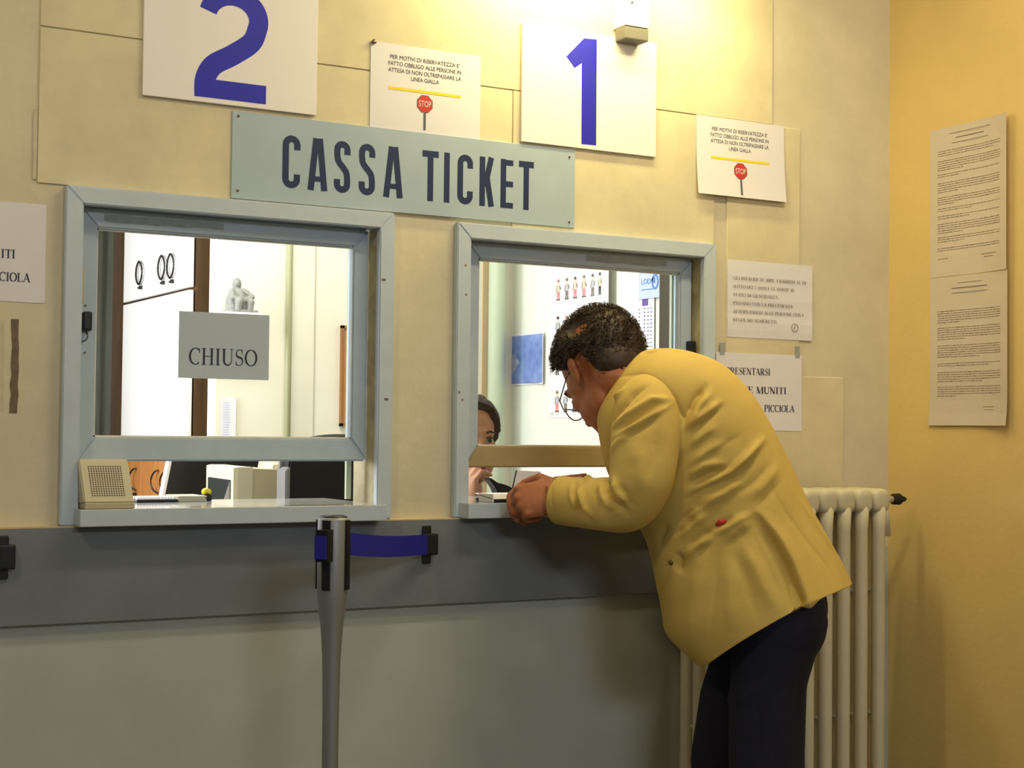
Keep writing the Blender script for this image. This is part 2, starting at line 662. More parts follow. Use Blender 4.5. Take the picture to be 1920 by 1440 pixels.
# ================================================================== the setting
XC = 1.248          # corner with the right-hand wall
WT = 0.10           # thickness of the counter wall
HZ = 3.1
WA = (-1.106, -0.336, 1.041, 1.764)      # outer edges of the two window casings
WB = (-0.168, 0.611, 1.041, 1.756)
CW = 0.038
# holes in the wall
HA = (WA[0] + CW - .012, WA[1] - CW + .012, 1.05, WA[3] - CW + .012)
HB = (WB[0] + CW - .012, WB[1] - CW + .012, 1.05, WB[3] - CW + .012)

bm = bmesh.new()
zs = 0.93
bm_box(bm, -4.2, HA[0], 0, WT, zs, HZ)
bm_box(bm, HA[1], HB[0], 0, WT, zs, HZ)
bm_box(bm, HB[1], XC, 0, WT, zs, HZ)
for h in (HA, HB):
    bm_box(bm, h[0], h[1], 0, WT, zs, h[2])
    bm_box(bm, h[0], h[1], 0, WT, h[3], HZ)
wall_front = bmobj('wall_front', bm, mWall)
prop(wall_front, 'cream painted ticket office wall with two counter windows', kind='structure')
o = box('wall_front_lower', -4.2, XC, 0, WT, 0, zs, mDado)
prop(o, 'pale grey lower wall below the dark rail', kind='structure')
# board panels nailed on the upper wall
for (x0, x1, z0, z1) in [(-1.163, -0.010, 1.7655, 2.0975), (-0.007, 0.6165, 1.757, 2.0985), (0.6595, 0.912, 1.414, 2.099),
                         (-1.163, 0.352, 2.1005, HZ - .01), (0.355, 0.814, 2.1015, HZ - .01),
                         (0.6595, 1.074, 1.05, 1.411)]:
    box('panel', x0, x1, -0.004, 0.0, z0, z1, mPanel, wall_front, bevel=0.0012, seg=1)
# strip of cracked putty down the left edge of the boards
pv = []
for j in range(14):
    z = 1.772 + j * 0.0115
    pv.append((-1.172 + random.uniform(-.0015, .0015), z))
for j in range(13, -1, -1):
    z = 1.772 + j * 0.0115
    pv.append((-1.1645, z))
prism('putty_strip', pv, -0.003, 0.0, mPutty, wall_front)
# old glue marks where notices were torn off
for (u0, v0, u1, v1) in [(22, 598, 33, 775), (0, 600, 6, 770)]:
    a, b = WY(u0, v0), WY(u1, v1)
    poly = []
    n = 10
    for j in range(n + 1):
        poly.append((a[0] + random.uniform(-.002, .002), a[2] + (b[2] - a[2]) * j / n))
    for j in range(n, -1, -1):
        poly.append((b[0] + random.uniform(-.002, .002), a[2] + (b[2] - a[2]) * j / n))
    prism('glue_mark', poly, -0.0008, 0.0, mDirt if u0 else mPutty, wall_front)

o = box('wall_right', XC, XC + .12, -6.5, WT, 0, HZ, mOchre)
prop(o, 'ochre side wall meeting the counter wall in the corner', kind='structure')
o = box('floor', -4.2, XC + .12, -6.5, 3.1, -0.1, 0, mFloor)
prop(o, 'grey terrazzo floor', kind='structure')
o = box('ceiling', -4.2, XC + .12, -6.5, 3.1, HZ, HZ + .1, mCeil)
prop(o, 'pale ceiling', kind='structure')
# dark grey rail
o = box('trim_1', -4.2, 1.12, -0.022, 0, 0.835, 1.037, mRail, bevel=0.002)
prop(o, 'dark grey wooden rail running along the wall under the windows', kind='structure')
box('rail_lit_edge', -4.2, 1.12, -0.0225, 0, 1.037, 1.0405, mRailTopLit, o)  # thin pale strip: the lit top of the rail put into the colour

# office behind the wall
OX = 1.0
BY = 1.75
o = box('wall_office_right', OX, OX + .1, WT, 3.0, 0, HZ, mOfficeR)
prop(o, 'pale office side wall carrying the posters', kind='structure')
XP = -0.165
o = box('wall_office_back', XP, OX, BY, BY + .085, 0, HZ, mOffice)
prop(o, 'pale office partition wall behind the statuette', kind='structure')
for u in (590, 668, 700):
    x = WY(u, 600, BY)[0]
    box('cover_strip', x - .002, x + .002, BY - .003, BY, .1, HZ - .1, M('joint_grey', (190, 184, 168), .7), o)
for u in (906, 913):
    x = WY(u, 600, BY)[0]
    box('cover_strip', x - .005, x + .005, BY - .004, BY, .1, HZ - .1, M('tan_strip', (206, 180, 140), .6), o)
FYY = 2.86
o = box('wall_office_far', -2.0, OX, FYY, FYY + .1, 0, HZ, mOffice)
prop(o, 'far office wall behind the cabinet', kind='structure')
# office left wall with a daylight window opening
bm = bmesh.new()
bm_box(bm, -2.1, -2.0, WT, .95, 0, HZ)
bm_box(bm, -2.1, -2.0, 2.05, 3.0, 0, HZ)
bm_box(bm, -2.1, -2.0, .95, 2.05, 0, 1.15)
bm_box(bm, -2.1, -2.0, .95, 2.05, 2.35, HZ)
o = bmobj('wall_office_left', bm, mOffice)
prop(o, 'office wall with a daylight window', kind='structure')
# door and curtain seen past the end of the cabinet
xg0, xg1, xg2 = WY(150, 600, FYY - .03)[0], WY(207, 600, FYY - .03)[0], WY(238, 600, FYY - .03)[0]
o = thing('door_1', (xg1, FYY, 0), 'brown wooden door frame edge beyond the tall cabinet', kind='structure')
box('door_frame', xg1, xg2 + .05, FYY - .03, FYY, 0, 2.4, mWood, o)
# wavy curtain
V, F = [], []
nn = 40
for i in range(nn + 1):
    x = xg0 - .35 + (xg1 - xg0 + .35) * i / nn
    y = FYY - .045 + .012 * math.sin(i * 1.7)
    V += [(x, y, .05), (x, y, 2.5), (x, y + .004, .05), (x, y + .004, 2.5)]
for i in range(nn):
    a, b = i * 4, i * 4 + 4
    F += [(a, b, b + 1, a + 1), (b + 2, a + 2, a + 3, b + 3), (a + 1, b + 1, b + 3, a + 3), (a, a + 2, b + 2, b)]
o = mesh('curtain', V, F, mDarkGreen, smooth=True)
prop(o, 'dark greenish hanging at the far left behind the closed window', 'curtain')


# ------------------------------------------------------------------ windows
def frame_boards(nm, x0, x1, z0, z1, w, y0, y1, mat, parent, bottom=True, bev=0.003, wb=None):
    wb = wb or w
    a = [(x0, z1), (x1, z1), (x1 - w, z1 - w), (x0 + w, z1 - w)]
    zb = z0 + wb if bottom else z0
    l = [(x0, z0), (x0, z1), (x0 + w, z1 - w), (x0 + w, zb)]
    r = [(x1, z0), (x1 - w, zb), (x1 - w, z1 - w), (x1, z1)]
    res = [prism(nm, a, y0, y1, mat, parent, bev), prism(nm, l, y0, y1, mat, parent, bev), prism(nm, r, y0, y1, mat, parent, bev)]
    if bottom:
        res.append(prism(nm, [(x0, z0), (x0 + w, zb), (x1 - w, zb), (x1, z0)], y0, y1, mat, parent, bev))
    return res


def window(name, W4, gl, label, latch, sill_x, tape, guide_u, rail_mat):
    x0, x1, z0, z1 = W4
    t = thing(name, ((x0 + x1) / 2, 0, z0), label, kind='structure')
    frame_boards('casing_board', x0, x1, z0, z1, CW, -0.022, 0.0, mBlueGrey, t, bottom=False, bev=0.0025)
    # jambs lining the wall thickness
    ix0, ix1, iz1 = x0 + CW - .002, x1 - CW + .002, z1 - CW + .002
    mJamb = M('worn_cream_jamb', (186, 176, 138), .6, .25, 10, dark=(128, 118, 84))
    box('jamb', ix0 - .010, ix0, 0.0, WT + .02, 1.05, iz1, mJamb, t)
    box('jamb', ix1, ix1 + .010, 0.0, WT + .02, 1.05, iz1, mJamb, t)
    box('jamb', ix0 - .01, ix1 + .01, 0.0, WT + .02, iz1, iz1 + .010, mBlueGrey2, t)
    # sliding sash
    gx0, gx1, gz0, gz1 = gl
    sw = 0.040
    sx0, sx1, sz0, sz1 = max(gx0 - sw, ix0 + .001), min(gx1 + sw, ix1 - .001), gz0 - .053, iz1 - .001
    sash = thing('sash', (0, 0, 0), None)
    sash.parent = t
    sash.location = -ORG[t.name]
    ORG[sash.name] = Vector((0, 0, 0))
    y0, y1 = .030, .062
    ztop = sz1
    polys = [[(sx0, ztop), (sx1, ztop), (gx1, gz1), (gx0, gz1)],
             [(sx0, sz0), (sx0, ztop), (gx0, gz1), (gx0, gz0)],
             [(sx1, sz0), (gx1, gz0), (gx1, gz1), (sx1, ztop)],
             [(sx0, sz0), (gx0, gz0), (gx1, gz0), (sx1, sz0)]]
    for nm, q, mm in zip(('rail', 'stile', 'stile', 'rail'), polys, (mBlueGrey2, mBlueGrey2, mBlueGrey2, rail_mat)):
        prism(nm, q, y0, y1, mm, sash, 0.004)
    box('glass', gx0 - .004, gx1 + .004, .046, .050, gz0 - .004, gz1 + .004, mGlass, sash)
    # pale sealing bead, painted bright for the highlights along the glass edge
    bw = .0035
    for q in ((gx0, gx0 + bw, gz0, gz1), (gx0, gx1, gz1 - bw, gz1), (gx0, gx1, gz0, gz0 + bw)):
        box('sealing_bead', q[0], q[1], .040, .0455, q[2], q[3], M('bead_highlight', (230, 226, 214), .4), sash)
    # torn tape left on the top rail
    a, b = WY(tape[0], tape[1], y0 - .0006), WY(tape[2], tape[3], y0 - .0006)
    zc = (gz1 + ztop) / 2 + .002
    poly = []
    n = 12
    for i in range(n + 1):
        poly.append((a[0] + (b[0] - a[0]) * i / n, zc + .0075 + random.uniform(-.0015, .0015)))
    for i in range(n, -1, -1):
        poly.append((a[0] + (b[0] - a[0]) * i / n, zc - .0075 + random.uniform(-.0025, .0015)))
    prism('tape_residue', poly, y0 - .0008, y0 + .001, mTape, sash)
    # metal guide behind the pane
    a = WY(guide_u[0], 600, .075)[0]
    b = WY(guide_u[1], 600, .075)[0]
    box('guide_strip', a, b, .070, .080, 1.085, gz1 + .02, mPipe, t)
    # sill, deep enough to serve as a counter on both sides
    sl = box('sill', sill_x[0], sill_x[1], -.072, .30, 1.041, 1.0775, [mBlueGrey, mSillTop], t, bevel=.002)
    for p in sl.data.polygons:
        if p.normal.z > .9:
            p.material_index = 1
    # latch
    lx, lz = latch
    bmk = box('latch', lx - .009, lx + .010, y0 - .022, y0 + .002, lz - .020, lz + .022, mBlack, t, bevel=.005, seg=3)
    return t


gA = (-1.024, -0.420, 1.229, 1.683)
gB = (-0.078, 0.530, 1.2135, 1.676)
lA = WY(160, 604, .03)
lB = WY(1291, 655, .03)
w1 = window('window_1', WA, gA, 'closed left counter window with blue-grey frame and raised pane', (lA[0], lA[2]), (-1.077, -0.371), (196, 400, 420, 412), (652, 661), mBlueGrey2)
w2 = window('window_2', WB, gB, 'right counter window where the customer leans, blue-grey frame', (lB[0], lB[2]), (-0.157, 0.590), (1100, 480, 1250, 492), (1257, 1272), M('tan_rail', (176, 156, 116), .45, .12, 12))  # bottom sash rail coloured tan, unlike the blue-grey boards
# worn wire loop under the left latch, keyhole marks on the stile
pts = [(lA[0] - .003 + .011 * math.cos(a) - .004, .024, lA[2] - .030 + .012 * math.sin(a)) for a in np.linspace(1.2, -3.4, 16)]
tube('latch_loop', pts, .0012, mBlack, w1, 6)
for (u, v) in ((160, 573), (159, 661)):
    q = WY(u, v, .03)
    box('screw', q[0] - .002, q[0] + .002, .0285, .031, q[2] - .002, q[2] + .002, mBrass, w1)
q = WY(153, 520, .03)
box('bare_patch', q[0] - .006, q[0] + .006, .0292, .031, q[2] - .055, q[2] + .02, mPutty, w1)
for (u, v) in ((720, 524), (725, 748)):
    q = WY(u, v, -.022)
    box('chip', q[0] - .006, q[0] + .004, -.0226, -.0215, q[2] - .003, q[2] + .002, mDirt, w1)
for (u, v) in ((873, 497), (874, 552), (867, 749), (861, 735)):
    q = WY(u, v, -.022)
    box('chip', q[0] - .002, q[0] + .002, -.0226, -.0215, q[2] - .003, q[2] + .002, M('chip_brown', (150, 100, 80), .8), w2)

# ------------------------------------------------------------------ signs on the wall
# number boards
def number_board(nm, x0, x1, z0, z1, polys, label):
    t = thing(nm, ((x0 + x1) / 2, -.006, z0), label, 'sign', 'blue number boards')
    box('board', x0, x1, -.013, -.006, z0, z1, mWhite, t, bevel=.001, seg=1)
    for i, q in enumerate(polys):
        pass
    print_mesh('digit', polys, -.0134, mBlueDigit, t)
    return t


def zoom(ox, oy, s, pts):
    return [(ox + x / s, oy + y / s) for x, y in pts]


one = zoom(640, 0, 3, [(1265, 318), (1365, 215), (1437, 222), (1433, 818), (1350, 810), (1352, 355), (1312, 383)])
one = [(WY(u, v, -.013)[0], WY(u, v, -.013)[2]) for u, v in one]
number_board('number_sign', 0.012, 0.419, 1.972, 2.272, [one[::-1]], 'white board with blue digit 1 above the right window')
dx0, dx1, dz0 = -0.826, -0.660, 1.9875
cxd = (dx0 + dx1) / 2
path = arc(cxd + .003, dz0 + .184, .060, .052, 168, -8, 26)
path += [tuple(p) for p in catmull([(cxd + .0625, dz0 + .176), (cxd + .047, dz0 + .137), (cxd + .002, dz0 + .102), (cxd - .042, dz0 + .074), (cxd - .0605, dz0 + .040), (cxd - .0615, dz0 + .0)], 26)][1:]
wid = [.040 + .006 * min(1, i / 20) for i in range(len(path))]
two = ribbon(path, wid)
two.append([(dx0, dz0), (dx1, dz0), (dx1, dz0 + .042), (dx0 + .02, dz0 + .042)])
number_board('number_sign', -0.944, -0.536, 1.976, 2.276, two, 'white board with blue digit 2 above the left window')

# CASSA TICKET plate
t = thing('ticket_sign', (-.28, -.004, 1.768), 'blue-grey plate reading CASSA TICKET between the windows', 'sign')
box('plate', -0.737, 0.172, -.0085, -.0045, 1.768, 1.966, mSign, t, bevel=.0008, seg=1)


def block_letter(ch, x0, x1, z0, z1, sw):
    w, h = x1 - x0, z1 - z0
    xa, xb = x0 + sw / 2, x1 - sw / 2
    r = min((xb - xa) / 2, .03)
    P = []
    if ch == 'I':
        P.append([(x0, z0), (x1, z0), (x1, z1), (x0, z1)])
    elif ch == 'T':
        xm = (x0 + x1) / 2
        P += [[(x0, z1 - sw), (x1, z1 - sw), (x1, z1), (x0, z1)], [(xm - sw / 2, z0), (xm + sw / 2, z0), (xm + sw / 2, z1 - sw), (xm - sw / 2, z1 - sw)]]
    elif ch == 'E':
        P += [[(x0, z0), (x0 + sw, z0), (x0 + sw, z1), (x0, z1)]]
        for zc in (z0, z0 + h / 2 - sw / 2, z1 - sw):
            P.append([(x0 + sw, zc), (x1, zc), (x1, zc + sw * .9), (x0 + sw, zc + sw * .9)])
    elif ch == 'K':
        P += [[(x0, z0), (x0 + sw, z0), (x0 + sw, z1), (x0, z1)]]
        P += ribbon([(x1 - sw * .55, z1), (x0 + sw, z0 + h * .40)], sw)
        P += ribbon([(x0 + sw * 1.35, z0 + h * .58), (x1 - sw * .5, z0)], sw)
    elif ch == 'A':
        xm = (x0 + x1) / 2
        P += ribbon([(x0 + sw * .5, z0), (xm - sw * .28, z1)], sw) + ribbon([(x1 - sw * .5, z0), (xm + sw * .28, z1)], sw)
        P.append([(x0 + w * .2, z0 + h * .17), (x1 - w * .2, z0 + h * .17), (x1 - w * .2, z0 + h * .17 + sw * .8), (x0 + w * .2, z0 + h * .17 + sw * .8)])
    elif ch == 'C':
        xm = (xa + xb) / 2
        rr = (xb - xa) / 2
        pth = [(xb, z1 - h * .27), (xb, z1 - sw / 2 - rr)] + arc(xm, z1 - sw / 2 - rr, rr, rr, 0, 180, 14) + arc(xm, z0 + sw / 2 + rr, rr, rr, 180, 360, 14) + [(xb, z0 + h * .27)]
        P += ribbon(pth, sw)
    elif ch == 'S':
        xm = (xa + xb) / 2
        rr = (xb - xa) / 2
        q = [(xb, z1 - h * .26), (xb, z1 - sw / 2 - rr)] + arc(xm, z1 - sw / 2 - rr, rr, rr, 0, 180, 12)
        q += [tuple(p) for p in catmull([(xa, z1 - h * .27), (xa + rr * .3, z0 + h * .60), (xb - rr * .3, z0 + h * .42), (xb, z0 + h * .28)], 12)]
        q += arc(xm, z0 + sw / 2 + rr, rr, rr, 0, -180, 12) + [(xa, z0 + h * .26)]
        P += ribbon(q, sw)
    return P


zt, zb = WY(547, 254, -.009)[2], WY(547, 353, -.009)[2]
for ch, ua, ub in [('C', 529.5, 563), ('A', 577, 614.5), ('S', 626.5, 657), ('S', 673, 703.5), ('A', 719, 756), ('T', 792, 822.5), ('I', 832.8, 843.3),
                   ('C', 858, 887), ('K', 899.5, 927), ('E', 939, 962.5), ('T', 973, 1001)]:
    xa, xb = WY(ua, 315, -.009)[0], WY(ub, 315, -.009)[0]
    print_mesh('letter', block_letter(ch, xa, xb, zb, zt, .0155), -.0088, mSignTxt, t)
for (x, z) in ((-.723, 1.955), (-.722, 1.786), (.155, 1.948), (.156, 1.782)):
    lathe_o = tube('screw', [(x, -.0105, z), (x, -.008, z)], .0028, mBrass, t, 10)

# ------------------------------------------------------------------ paper notices
def oct(cx, cz, r, n=8, ph=math.pi / 8):
    return [(cx + r * math.cos(ph + 2 * math.pi * k / n), cz + r * math.sin(ph + 2 * math.pi * k / n)) for k in range(n)]


def stop_notice(x0, x1, z0, z1, y, label, pin, curl):
    t = thing('privacy_notice', ((x0 + x1) / 2, y, z0), label, 'notice', 'stop sign notices')
    sheet('paper', x0, x1, z0, z1, y, mPaper, t, curl)
    yp = y - .0006
    lf = (lambda x, z: curl((x - x0) / (x1 - x0), (z - z0) / (z1 - z0))) if curl else None
    cx = (x0 + x1) / 2 - .004
    W_, H_ = x1 - x0, z1 - z0
    P = []
    for i, (s, wd) in enumerate((('PER MOTIVI DI RISERVATEZZA E\'', .63), ('FATTO OBBLIGO ALLE PERSONE IN', .66), ('ATTESA DI NON OLTREPASSARE LA', .66), ('LINEA GIALLA', .25))):
        P += sans_line(s, cx + (.0 if i < 3 else .0), z1 - H_ * (.175 + i * .077), H_ * .05, W_ * wd)
    print_mesh('lettering', P, yp, mInk, t, lift=lf)
    zy = z1 - H_ * .52
    print_mesh('yellow_line', [[(cx - W_ * .33, zy - .003), (cx + W_ * .33, zy - .003), (cx + W_ * .33, zy + .0035), (cx - W_ * .33, zy + .0035)]], yp, mYellow, t, lift=lf)
    zc = zy - H_ * .14
    s = print_mesh('stop_sign', [oct(cx, zc, H_ * .105)], yp - .0001, mRed, t, lift=lf)
    print_mesh('stop_sign_edge', [oct(cx, zc, H_ * .112)], yp + .00025, mPoleGrey, t, lift=lf)
    print_mesh('stop_lettering', sans_line('STOP', cx, zc - H_ * .035, H_ * .075, H_ * .16), yp - .0005, mPaper, t, lift=lf)
    print_mesh('stop_pole', [[(cx - .0032, zc - H_ * .31), (cx + .0032, zc - H_ * .31), (cx + .0032, zc - H_ * .105), (cx - .0032, zc - H_ * .105)]], yp, mPoleGrey, t, lift=lf)
    if pin:
        tube('pin', [(x0 + .006, y - .007, z1 - .003), (x0 + .006, y, z1 - .003)], [.006, .005], M('tarnished_pin', (130, 118, 110), .4, metal=.5), t, 12)
    return t


stop_notice(-.398, -.102, 1.9665, 2.171, -.0062, 'white stop notice between the number boards, pinned at its corner', True, None)
stop_notice(.554, .853, 1.889, 2.101, -.0062, 'white stop notice at the upper right, lifting at the bottom', False,
            lambda fx, fz: .012 * (1 - fz) ** 2.5)

t = thing('priority_notice', (.81, -.005, 1.511), 'wrinkled white notice with six lines of small serif text', 'notice')
sheet('paper', .662, .957, 1.511, 1.720, -.0052, mPaper, t, lambda fx, fz: .002 * math.sin(fz * 9) ** 2 * (1 - fz))
P = []
for i, (s, wd) in enumerate((('GLI INVALIDI AL 100%, I BAMBINI AL DI', .86), ('SOTTO DEI 5 ANNI E LE DONNE IN', .72), ('STATO DI GRAVIDANZA,', .535),
                             ('PASSANO CON LA PRECEDENZA', .70), ('ALTERNANDOSI ALLE PERSONE CON I', .83), ('REGOLARI NUMERETTI.', .52))):
    P += serif_line(s, .679, 1.720 - .209 * (.255 + i * .108), .0088, .295 * wd, .95)
print_mesh('lettering', P, -.0086, mInk, t)
P = ribbon(arc(.893, 1.545, .011, .011, 0, 360, 20), .0016) + ribbon([(.889, 1.539), (.895, 1.552)], .002)
print_mesh('ink_stamp', P, -.0086, mInkGrey, t)

t = thing('coins_notice', (.776, -.005, 1.26), 'white notice ending in PICCIOLA, half hidden behind the man', 'notice', 'coins notices')
sheet('paper', .625, .921, 1.260, 1.469, -.0052, mPaper, t)
for s, x, z, w in (('PRESENTARSI', .660, 1.4105, .150), ('CASSE MUNITI', .662, 1.3605, .205), ('PICCIOLA', .7895, 1.3115, .106)):
    print_mesh('lettering', serif_line(s, x, z, .0185, w, 1.25), -.0060, mInkBlue, t)
for x in (.645, .905):
    box('adhesive_tape', x - .008, x + .008, -.0062, -.0052, 1.462, 1.494, mTape, t)

t = thing('coins_notice', (-1.29, -.002, 1.51), 'white notice at the left edge reading ITI and CIOLA', 'notice', 'coins notices')
sheet('paper', -1.436, -1.142, 1.511, 1.7205, -.0012, mPaper, t)
z1_, z2_ = WY(15, 484)[2], WY(30, 528)[2]
print_mesh('lettering', serif_line('ITI', WY(2, 475)[0], z1_, .0185, WY(29, 475)[0] - WY(2, 475)[0], 1.2), -.0020, mInkBlue, t)
print_mesh('lettering', serif_line('CIOLA', WY(-2, 520)[0], z2_, .0185, WY(57, 520)[0] - WY(-2, 520)[0], 1.2), -.0020, mInkBlue, t)

# CHIUSO card taped to the pane
t = thing('closed_card', (-.734, .03, 1.362), 'grey card reading CHIUSO stuck on the left window pane', 'sign')
yk = .042
cA, cB = WY(336, 583, yk), WY(503.5, 713, yk)
sheet('card', cA[0], cB[0], cB[2], cA[2], yk, mPaperGrey, t, None, .0008)
hw = cB[0] - cA[0]
tz = WY(420, 685, yk)[2]
print_mesh('lettering', serif_line('CHIUSO', WY(354, 680, yk)[0], tz, WY(420, 654, yk)[2] - tz, WY(484, 680, yk)[0] - WY(354, 680, yk)[0], .95, .06), yk - .0006, mInkBlue, t)

# two long sheets on the right-hand wall
def wall_doc(z0, z1, label, seed, head, curl):
    r = random.Random(seed)
    t = thing('posted_regulation', (XC, -.31, z0), label, 'notice', 'typed sheets on the side wall')
    w = .296
    # local frame: x towards the camera, y out of the wall
    o = sheet('paper', 0, w, 0, z1 - z0, 0, M('yellowed_paper', (206, 194, 180), .7, .05, 6), None, curl, nx=20, nz=12)
    org = (XC - .0012, -.163, z0)
    c, s = math.cos(-math.pi / 2), math.sin(-math.pi / 2)
    for v in o.data.vertices:
        x, y, z = v.co
        v.co = (org[0] + c * x - s * y, org[1] + s * x + c * y, org[2] + z)
    o.parent = t
    o.location = -ORG[t.name]
    P = []
    H_ = z1 - z0
    z = H_ - head
    while z > .075:
        nl = r.randint(2, 6)
        for k in range(nl):
            L = w * (.80 if k < nl - 1 else r.uniform(.2, .7))
            x = .03
            while x < .03 + L:
                ww = r.uniform(.006, .018)
                P.append((x, min(x + ww, .03 + L), z, r.uniform(.0011, .0019)))
                x += ww + .0022
            z -= .0062
            if z < .07:
                break
        z -= r.choice((.006, .009, .012))
    # head lines and signature
    for k in range(3):
        L = w * r.uniform(.3, .55)
        P.append((w / 2 - L / 2, w / 2 + L / 2, H_ - .02 - k * .0135, .002 if k == 1 else .0013))
    P.append((.19, .25, .05, .0014))
    P.append((.20, .24, .042, .0012))
    P.append((.03, .07, .05, .0012))
    polys = []
    for (x0, x1, z, h) in P:
        if x1 - x0 > .001:
            polys.append((x0, x1, z, h))
    V, F = [], []
    for (x0, x1, z, h) in polys:
        o_ = len(V)
        for (x, zz) in ((x0, z - h / 2), (x1, z - h / 2), (x1, z + h / 2), (x0, z + h / 2)):
            lift = curl(x / w, zz / H_) + .0006
            V.append((org[0] - lift, org[1] - x, org[2] + zz))
        F.append((o_, o_ + 1, o_ + 2, o_ + 3))
    pm = mesh('typed_lines', V, F, mInkGrey, t)
    pm['kind'] = 'stuff'
    return t


cu = lambda fx, fz: .016 * max(0, fx - .55) ** 2 / .2
wall_doc(1.690, 2.104, 'upper typed sheet on the ochre side wall', 3, .065, lambda fx, fz: .022 * max(0, fx - .55) ** 2 / .2)
wall_doc(1.279, 1.689, 'lower typed sheet on the ochre side wall, with letterhead', 5, .095,
         lambda fx, fz: .018 * max(0, fx - .55) ** 2 / .2 + .006 * max(0, .12 - fz) / .12)

# ------------------------------------------------------------------ wall lamp box at the top
t = thing('wall_lamp', (.33, 0, 2.27), 'white lamp housing with grey foot above the digit 1 board', 'lamp')
box('housing', .286, .362, -.062, -.004, 2.292, 2.44, mWhite, t, bevel=.003)
box('foot', .287, .361, -.060, -.014, 2.258, 2.2915, M('grey_foot', (104, 102, 98), .7), t, bevel=.004)
box('reflector', -.14, .58, -.24, -.10, 2.50, 2.53, mWhite, t, bevel=.004)
box('reflector_arm', .29, .36, -.16, -.02, 2.43, 2.50, mWhite, t)
tube('lamp_tube', [(-.13, -.17, 2.492), (.57, -.17, 2.492)], .011, emit_mat('warm_tube_glow', (1.0, .85, .5), 4.0), t)
for x, y, z in ((.306, -.0635, 2.352),):
    tube('screw', [(x, -.0635, z), (x, -.061, z)], .003, mBlack, t, 8)

# ------------------------------------------------------------------ intercom speaker on the sill
t = thing('intercom_speaker', (-1.01, -.03, 1.0775), 'beige desk intercom speaker with perforated front on the left sill', 'speaker')
zb_, zt_ = 1.0778, 1.1815
fx0, fx1 = -1.066, -.960
bx0, bx1 = -1.072, -.972
bm = bmesh.new()
yf_b, yf_t, yb = -.062, -.028, .024
vs = [bm.verts.new(p) for p in [(fx0, yf_b, zb_ + .012), (fx1, yf_b, zb_ + .012), (fx1, yb, zb_ + .004), (fx0, yb, zb_ + .004),
                                (fx0 - .006, yf_t, zt_), (fx1 - .006, yf_t, zt_), (fx1 - .006, yb - .008, zt_), (fx0 - .006, yb - .008, zt_)]]
for f in [(0, 3, 2, 1), (4, 5, 6, 7), (0, 1, 5, 4), (1, 2, 6, 5), (2, 3, 7, 6), (3, 0, 4, 7)]:
    bm.faces.new([vs[i] for i in f])
bmesh.ops.bevel(bm, geom=bm.edges[:], offset=.003, segments=2, affect='EDGES')
bmobj('housing', bm, mBeige, t)
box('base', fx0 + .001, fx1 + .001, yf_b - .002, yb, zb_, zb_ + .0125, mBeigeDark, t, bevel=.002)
a0 = np.array([fx0, yf_b, zb_ + .012]); a1 = np.array([fx1, yf_b, zb_ + .012]); a2 = np.array([fx0 - .006, yf_t, zt_]); a3 = np.array([fx1 - .006, yf_t, zt_])
nrm = np.cross(a1 - a0, a2 - a0); nrm /= np.linalg.norm(nrm)
e1 = (a1 - a0) / np.linalg.norm(a1 - a0); e2 = np.cross(nrm, e1)
V, F = [], []
for i in range(14):
    for j in range(14):
        s, q = .18 + .64 * i / 13, .17 + .66 * j / 13
        c = (a0 * (1 - s) + a1 * s) * (1 - q) + (a2 * (1 - s) + a3 * s) * q + nrm * .0003
        o_ = len(V)
        for k in range(8):
            V.append(c + .0017 * (e1 * math.cos(k * math.pi / 4) + e2 * math.sin(k * math.pi / 4)))
        F.append(tuple(range(o_, o_ + 8)))
g = mesh('grille_holes', V, F, M('hole_dark', (60, 52, 40), .9), t)
g['kind'] = 'stuff'

# ------------------------------------------------------------------ barrier posts with belts
def wall_clip(x, label):
    t = thing('belt_wall_clip', (x, 0, .98), label, 'clip', 'black belt clips on the rail')
    box('bracket', x - .011, x + .011, -.030, -.0222, .934, 1.024, mBlack, t, bevel=.003)
    box('catch', x - .013, x + .022, -.046, -.030, .955, 1.006, mBlack, t, bevel=.004)
    return t


